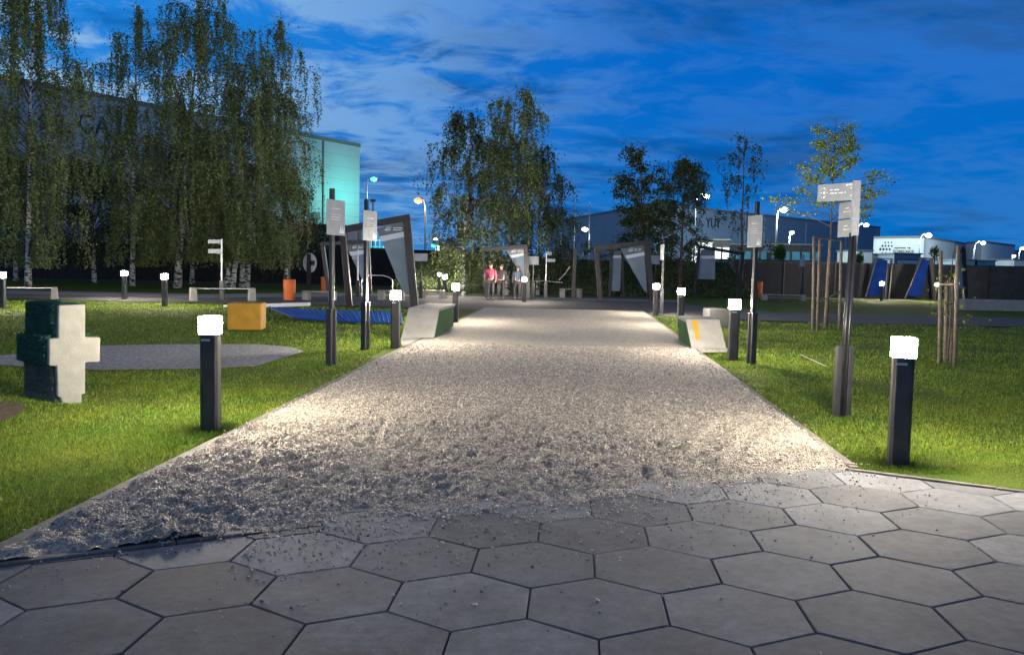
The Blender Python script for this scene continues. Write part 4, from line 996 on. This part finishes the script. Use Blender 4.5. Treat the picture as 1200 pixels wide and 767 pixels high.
MB().box((0, 3, zt/2), (x1-x0, 6, zt)).build('wall', M['ann'], tN)
a, b = P(408, 270, 58), P(418, 281, 58)
tN = thing('notice_board', 'pale grey board on a post seen through the large frame opening', 'board', ((a.x+b.x)/2, 58, 0))
MB().box((0, 0, (a.z+b.z)/2), (b.x-a.x, .05, a.z-b.z)).build('board', M['stripe'], tN); MB().box((0, .08, b.z/2), (.1, .1, b.z+.2)).build('post', M['frame'], tN)
# right halls
def pxz(u, d): q = P(u, 300, d); return Vector((q.x, q.y))
K0, K1, K2 = pxz(640, 200), pxz(765, 134), pxz(1030, 189)
tA, cA = hall('grey_hall', 'long grey-blue industrial hall with dark letters behind the right trees', [tuple(K1), tuple(K2), tuple(K0+(K2-K1)), tuple(K0)], 11.0, M['hallA'])
on_wall(tA, cA, 'letters', 'YUY', 825.5, 843, 266, 254, K1, K2, M['black'])
for u in (872, 894, 943, 990):
    p, s = isect(u, K1, K2); d = (K2-K1).normalized(); MB().box((p.x-cA.x+d.y*.06, p.y-cA.y-d.x*.06, 5.4), (.3, .1, 10.8), rz=math.atan2(d.y, d.x)).build('pilaster', M['hallL'], tA)
E0, E1, E2 = pxz(1023, 131), pxz(1082, 125), pxz(1132, 150)
tB, cB = hall('emblem_hall', 'white lit hall with dark emblem and lettering at the right', [tuple(E0), tuple(E1), tuple(E2), tuple(E0+(E2-E1))], 6.5, M['hallB'])
on_wall(tB, cB, 'letters', 'TECHNOLOGICAL', 1046, 1071, 296, 292.6, E0, E1, M['black'])
p, s = isect(1031.5, E0, E1); mb = MB(); logo(mb, 0, 0, 0, .48, 1.15); em = mb.build('emblem', M['black'], tB)
z0 = P(1031, 292, p.y).z; dE = (E1-E0).normalized(); em.location = (p.x-cB.x+dE.y*.06, p.y-cB.y-dE.x*.06, z0); em.rotation_euler = (0, 0, math.atan2(dE.y, dE.x))
p, s = isect(1048, E0, E1); mb = MB(); glyphs(mb, 0, 0, 2.4, .26, 0); o = mb.build('small_print', M['black'], tB); o.location = (p.x-cB.x+dE.y*.06, p.y-cB.y-dE.x*.06, P(1048, 290.5, p.y).z); o.rotation_euler = (0, 0, math.atan2(dE.y, dE.x))
H0, H1, H2 = pxz(1131, 144), pxz(1150, 137), pxz(1189, 152)
hall('pale_hall', 'pale lit box-shaped hall at the far right under a street lamp', [tuple(H0), tuple(H1), tuple(H2), tuple(H0+(H2-H1))], 6.45, M['hallB'])
hall('far_hall', 'low dim hall at the right picture edge', [tuple(pxz(1186, 168)), tuple(pxz(1260, 168)), tuple(pxz(1260, 190)), tuple(pxz(1186, 190))], 6.0, M['hallA'])
def lowbox(name, lab, u0, u1, vt, d, m, dep=6, wins=0, wm=None):
    a, b = P(u0, 300, d), P(u1, 300, d); zt = P((u0+u1)/2, vt, d).z; t = thing(name, lab, 'building', ((a.x+b.x)/2, d, 0)); w_ = b.x-a.x
    MB().box((0, dep/2, zt/2), (w_, dep, zt)).build('wall', m, t)
    MB().box((0, dep/2, zt+.08), (w_+.3, dep+.3, .15)).build('roof', M['roof'], t)
    for i in range(wins):
        cx = -w_/2+w_*(i+.5)/wins; f = MB().box((cx, -.03, zt*.5), (w_/wins*.84, .06, zt*.7)).build('window', M['frame'], t); MB().box((cx, -.07, zt*.5), (w_/wins*.76, .03, zt*.64)).build('pane', wm, f)
    return t
lowbox('glass_pavilion', 'low blue glass building below the two middle street lamps', 903, 962, 287, 112, M['ann'], wins=5, wm=M['glassblue'])
lowbox('glass_pavilion', 'low dark blue building half hidden by the thin birch', 842, 900, 287, 114, M['ann'], wins=6, wm=M['glassblue'])
lowbox('small_gatehouse', 'small grey gatehouse left of the emblem hall', 1004, 1022, 294, 100, M['hallB'])
lowbox('small_gatehouse', 'grey box building with dark framed window below the hall emblem lettering', 1048, 1079, 298, 96, M['hallA'], wins=1, wm=M['hallB'])
lowbox('teal_container', 'low teal containers before the pale hall', 1147, 1167, 306, 110, M['glassblue'])
lowbox('grey_container', 'low grey container left of the teal containers', 1131, 1143, 305, 110, M['hallA'])
lowbox('white_glow_box', 'low white box put in for lamp glow at the right picture edge', 1189, 1215, 305, 115, M['hallB'])  # pale box added to stand for the glow of the lamp there
lowbox('lit_canopy', 'narrow canopy with white lit front below the wall letters', 817, 834, 284.5, 105, M['winlit'], 3)
lowbox('lit_kiosk', 'white lit kiosk front behind the thin birch', 836, 855, 281.5, 107, M['ann'], 3, wins=2, wm=M['winlit'])
lowbox('roadside_wall', 'long pale low wall behind the fence below the road signs', 838, 960, 306.8, 58, M['hallB'], .3)
# road sign
g = P(898, 306, 66); t = thing('road_sign', 'round and triangular white road signs on one pole behind the fence', 'road sign', (g.x, 66, 0)); z1 = P(898, 283.5, 66).z; z2 = P(898, 290, 66).z
MB().tube([(0, .05, 0), (0, .05, z1+.2)], .04, 8).build('pole', M['alu'], t)
MB().prism([(.26*math.cos(q*PI/12), 0, z1-.1+.26*math.sin(q*PI/12)) for q in range(24)], (0, .03, 0)).build('round_plate', M['white'], t)
MB().prism([(-.34, 0, z2-.35), (.34, 0, z2-.35), (.0, 0, z2+.28)], (0, .03, 0)).build('triangular_plate', M['white'], t)

# ------------------------------------------------------------------ street lamps
def emis(name, c, s): return mat(name, (.8, .8, .8), .4, emit=c, estr=s)
def street_lamp(lab, uh, vh, d, upole, col, power, r=.2, glow=14, head=True):
    p = P(uh, vh, d); pp_ = P(upole, 300, d); t = thing('street_lamp', lab, 'street lamp', (pp_.x, d, 0), 0, 'street lamps behind the park')
    dx = p.x-pp_.x; top = p.z+.12
    MB().tube([(0, 0, 0), (0, 0, top-.9), (dx*.15, 0, top-.25), (dx*.5, 0, top+.05), (dx*.9, 0, top+.05)] if abs(dx) > .3 else [(0, 0, 0), (0, 0, top)], [.10, .07, .05, .045, .04] if abs(dx) > .3 else [.10, .06], 8).build('pole', M['alu'], t, smooth=True)
    MB().box((dx, 0, p.z+.10), (.34+r, .32, .12)).build('lamp_housing', M['alu'], t, bevel=.02)
    mm = emis('lamp_light', col, glow)
    b = bmesh.new(); bmesh.ops.create_icosphere(b, subdivisions=2, radius=r); me = bpy.data.meshes.new('lamp_glass'); b.to_mesh(me); b.free()
    for v in me.vertices: v.co.z *= .7
    lg = mesh_obj('lamp_glass', me, mm, t); lg.location = (dx, 0, p.z-.06)
    if power:
        ld = bpy.data.lights.new('bulb', 'POINT'); ld.energy = power; ld.color = col; ld.shadow_soft_size = .25; lo = bpy.data.objects.new('bulb', ld); C.objects.link(lo); lo.parent = t; lo.location = (dx, -.1, p.z-.06-r-.3)
    return t
W1 = (.85, 1, .95)
street_lamp('teal street lamp on a curved pole right of the teal wall', 438, 209, 84, 429, (.06, .80, .62), 0, .34, glow=1.5)
street_lamp('orange street lamp left of the centre birches', 490, 234, 84, 498, (1, .30, .04), 700, .40, glow=1.5)
street_lamp('low teal lamp behind the large frame leg', 508.5, 286, 70, 511, (.03, .7, .65), 500, .24, glow=1.4)
street_lamp('small white lamp left of the centre birches, below the orange one', 510.5, 279.8, 74, 514, W1, 300, .14)
street_lamp('yellow-green street lamp above the lettered grey hall', 828, 229, 100, 813, (.9, 1, .7), 3000, .34)
street_lamp('brightest street lamp, above the round road sign', 919, 245, 96, 908.5, (.88, 1, .93), 8000, .42)
street_lamp('street lamp below and right of the brightest one, in front of the grey hall', 928, 272, 125, 924, (.8, .95, 1), 5000, .34)
street_lamp('street lamp just right of the tall direction sign', 1015, 263, 122, 1003, (.85, 1, .95), 3500, .36)
street_lamp('bright street lamp at the corner of the emblem hall', 1088, 275, 112, 1077, (.88, 1, .93), 1400, .40)
street_lamp('street lamp in front of the pale box-shaped hall', 1152, 284, 124, 1141, (.85, 1, .95), 1300, .34)
street_lamp('street lamp at the right picture edge', 1199, 290, 130, 1194, (.85, 1, .95), 700, .3)
street_lamp('small low lamp at the right end of the pale hall', 1188, 299.5, 125, 1186, (.9, 1, 1), 150, .25)
street_lamp('white street lamp above the rope post right of the centre birches', 685, 268, 110, 690, (.9, 1, 1), 2500, .36)
# teal floodlight washing the hall corner
fp = B_ - dA*2.6 - nb_*4.0; t = thing('teal_floodlight', 'teal floodlight mast washing the corner of the tall hall', 'floodlight', (fp.x, fp.y, 0))
MB().tube([(0, 0, 0), (0, 0, 7.3)], .07, 8).build('mast', M['pole'], t); MB().box((0, 0, 7.45), (.5, .3, .25)).build('housing', M['pole'], t)
ld = bpy.data.lights.new('bulb', 'POINT'); ld.energy = 1150; ld.color = (.07, .95, .66); ld.shadow_soft_size = .3; lo = bpy.data.objects.new('bulb', ld); C.objects.link(lo); lo.parent = t; lo.location = (.1, .3, 7.9)
# lattice by the shed; the teal light on it is put in as self-glow
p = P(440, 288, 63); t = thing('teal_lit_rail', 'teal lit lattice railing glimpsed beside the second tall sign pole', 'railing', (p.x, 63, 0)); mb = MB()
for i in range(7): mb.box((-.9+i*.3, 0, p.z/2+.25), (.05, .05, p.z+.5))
mb.box((0, 0, p.z+.4), (2.0, .06, .06)); mb.box((0, 0, p.z-.05), (2.0, .06, .06)); mb.build('lattice', emis('teal_light_glow', (.05, .75, .55), .8), t)
# plain masts
for u, vt, lab in ((658, 258, 'thin pale mast nearest the centre birches'), (674, 235, 'tallest thin pale mast right of the centre birches'), (691, 238, 'thin pale mast just right of the white street lamp')):
    p = P(u, vt, 90); t = thing('mast', lab, 'mast', (p.x, 90, 0), 0, 'thin masts'); MB().tube([(0, 0, 0), (0, 0, p.z)], [.07, .04], 8).build('pole', M['alu'], t, smooth=True); MB().cyl((0, 0, p.z), .07, .06, 8).build('cap', M['alu'], t)

# ------------------------------------------------------------------ people
def skin_mesh(name, pts, edges, rad, m, parent, sub=2):
    me = bpy.data.meshes.new(name); me.from_pydata(pts, edges, []); o = bpy.data.objects.new(name, me); C.objects.link(o)
    o.modifiers.new('skin', 'SKIN'); me.skin_vertices[0].data[0].use_root = True
    for i, r in enumerate(rad): me.skin_vertices[0].data[i].radius = (r, r) if not hasattr(r, '__len__') else r
    s = o.modifiers.new('sub', 'SUBSURF'); s.levels = sub; s.render_levels = sub
    dg = bpy.context.evaluated_depsgraph_get(); m2 = bpy.data.meshes.new_from_object(o.evaluated_get(dg)); bpy.data.objects.remove(o)
    for p in m2.polygons: p.use_smooth = True
    m2.materials.clear(); return mesh_obj(name, m2, m, parent)
def person(lab, x, y, h, rz, jm, tm, pose=0):
    t = thing('person', lab, 'person', (x, y, .02), rz); k = h/1.7
    ls = .05*pose
    pts = [(0, 0, .92), (0, .01, 1.12), (0, .015, 1.30), (0, 0, 1.42), (0, -.01, 1.50), (0, -.02, 1.60), (0, -.01, 1.69),
           (-.17, 0, 1.36), (-.23, .01, 1.10), (-.22, -.08, .88), (-.21, -.12, .80), (.17, 0, 1.36), (.24, .01, 1.10), (.22, -.10, .90), (.20, -.15, .83),
           (-.09, 0, .86), (-.10, .0-ls, .48), (-.11, .03, .09), (-.115, -.10, .04), (.09, 0, .86), (.10, -.01+ls, .48), (.11, .03, .09), (.12, -.10, .04)]
    pts = [tuple(c*k for c in p) for p in pts]
    ed = [(0, 1), (1, 2), (2, 3), (3, 4), (4, 5), (5, 6), (2, 7), (7, 8), (8, 9), (9, 10), (2, 11), (11, 12), (12, 13), (13, 14), (0, 15), (15, 16), (16, 17), (17, 18), (0, 19), (19, 20), (20, 21), (21, 22)]
    rad = [.13, .12, .14, .06, .055, .095, .06, .06, .042, .03, .028, .06, .042, .03, .028, .085, .058, .042, .035, .085, .058, .042, .035]
    skin_mesh('body', pts, ed, [r*k for r in rad], M['skin'], t)
    ji = [0, 1, 2, 7, 8, 9, 11, 12, 13]; mp = {a: i for i, a in enumerate(ji)}
    jp = [pts[i] for i in ji] + [(0, 0, 1.43*k)]
    skin_mesh('jacket', jp, [(mp[a], mp[b]) for a, b in ed if a in mp and b in mp]+[(2, 9)], [r*k for r in (.165, .15, .165, .085, .062, .055, .085, .062, .055, .085)], jm, t)
    ti = [0, 15, 16, 17, 19, 20, 21]; mp = {a: i for i, a in enumerate(ti)}
    skin_mesh('trousers', [pts[i] for i in ti], [(mp[a], mp[b]) for a, b in ed if a in mp and b in mp], [r*k for r in (.14, .105, .078, .06, .105, .078, .06)], tm, t)
    skin_mesh('hair', [(0, .02*k, 1.56*k), (0, .015*k, 1.64*k), (0, 0, 1.70*k)], [(0, 1), (1, 2)], [.085*k, .108*k, .075*k], M['hair'], t)
    for s in (-1, 1): MB().box((s*.115*k, -.06*k, .035*k), (.10*k, .27*k, .075*k)).build('shoe', M['darkcloth'], t, bevel=.02)
g = G(574.5, 352); person('person in a pink jacket and dark trousers under the centre frame', g.x, g.y, 1.55, PI, M['pink'], M['darkcloth'])
for u, lab, h, a, p_, jm in ((587, 'person in dark clothes beside the one in the pink jacket', 1.5, 2.9, 2.2, M['darkcloth']), (606, 'person in dark blue-grey top nearest the lit bollard under the frame', 1.45, 3.4, -2.5, M['greyblue'])):
    g = G(u, 351.5); person(lab, g.x, g.y, h, a, jm, M['darkcloth'], p_)

# ------------------------------------------------------------------ render settings
sc.view_settings.view_transform = 'Standard'; sc.view_settings.look = 'None'; sc.view_settings.exposure = .14; sc.view_settings.gamma = 1
cy = sc.cycles; cy.use_denoising = True; cy.sample_clamp_indirect = 3; cy.max_bounces = 5; cy.diffuse_bounces = 3; cy.glossy_bounces = 2; cy.transmission_bounces = 2; cy.transparent_max_bounces = 8
cy.caustics_reflective = False; cy.caustics_refractive = False
try: cy.denoiser = 'OPENIMAGEDENOISE'; cy.use_light_tree = True
except Exception: pass
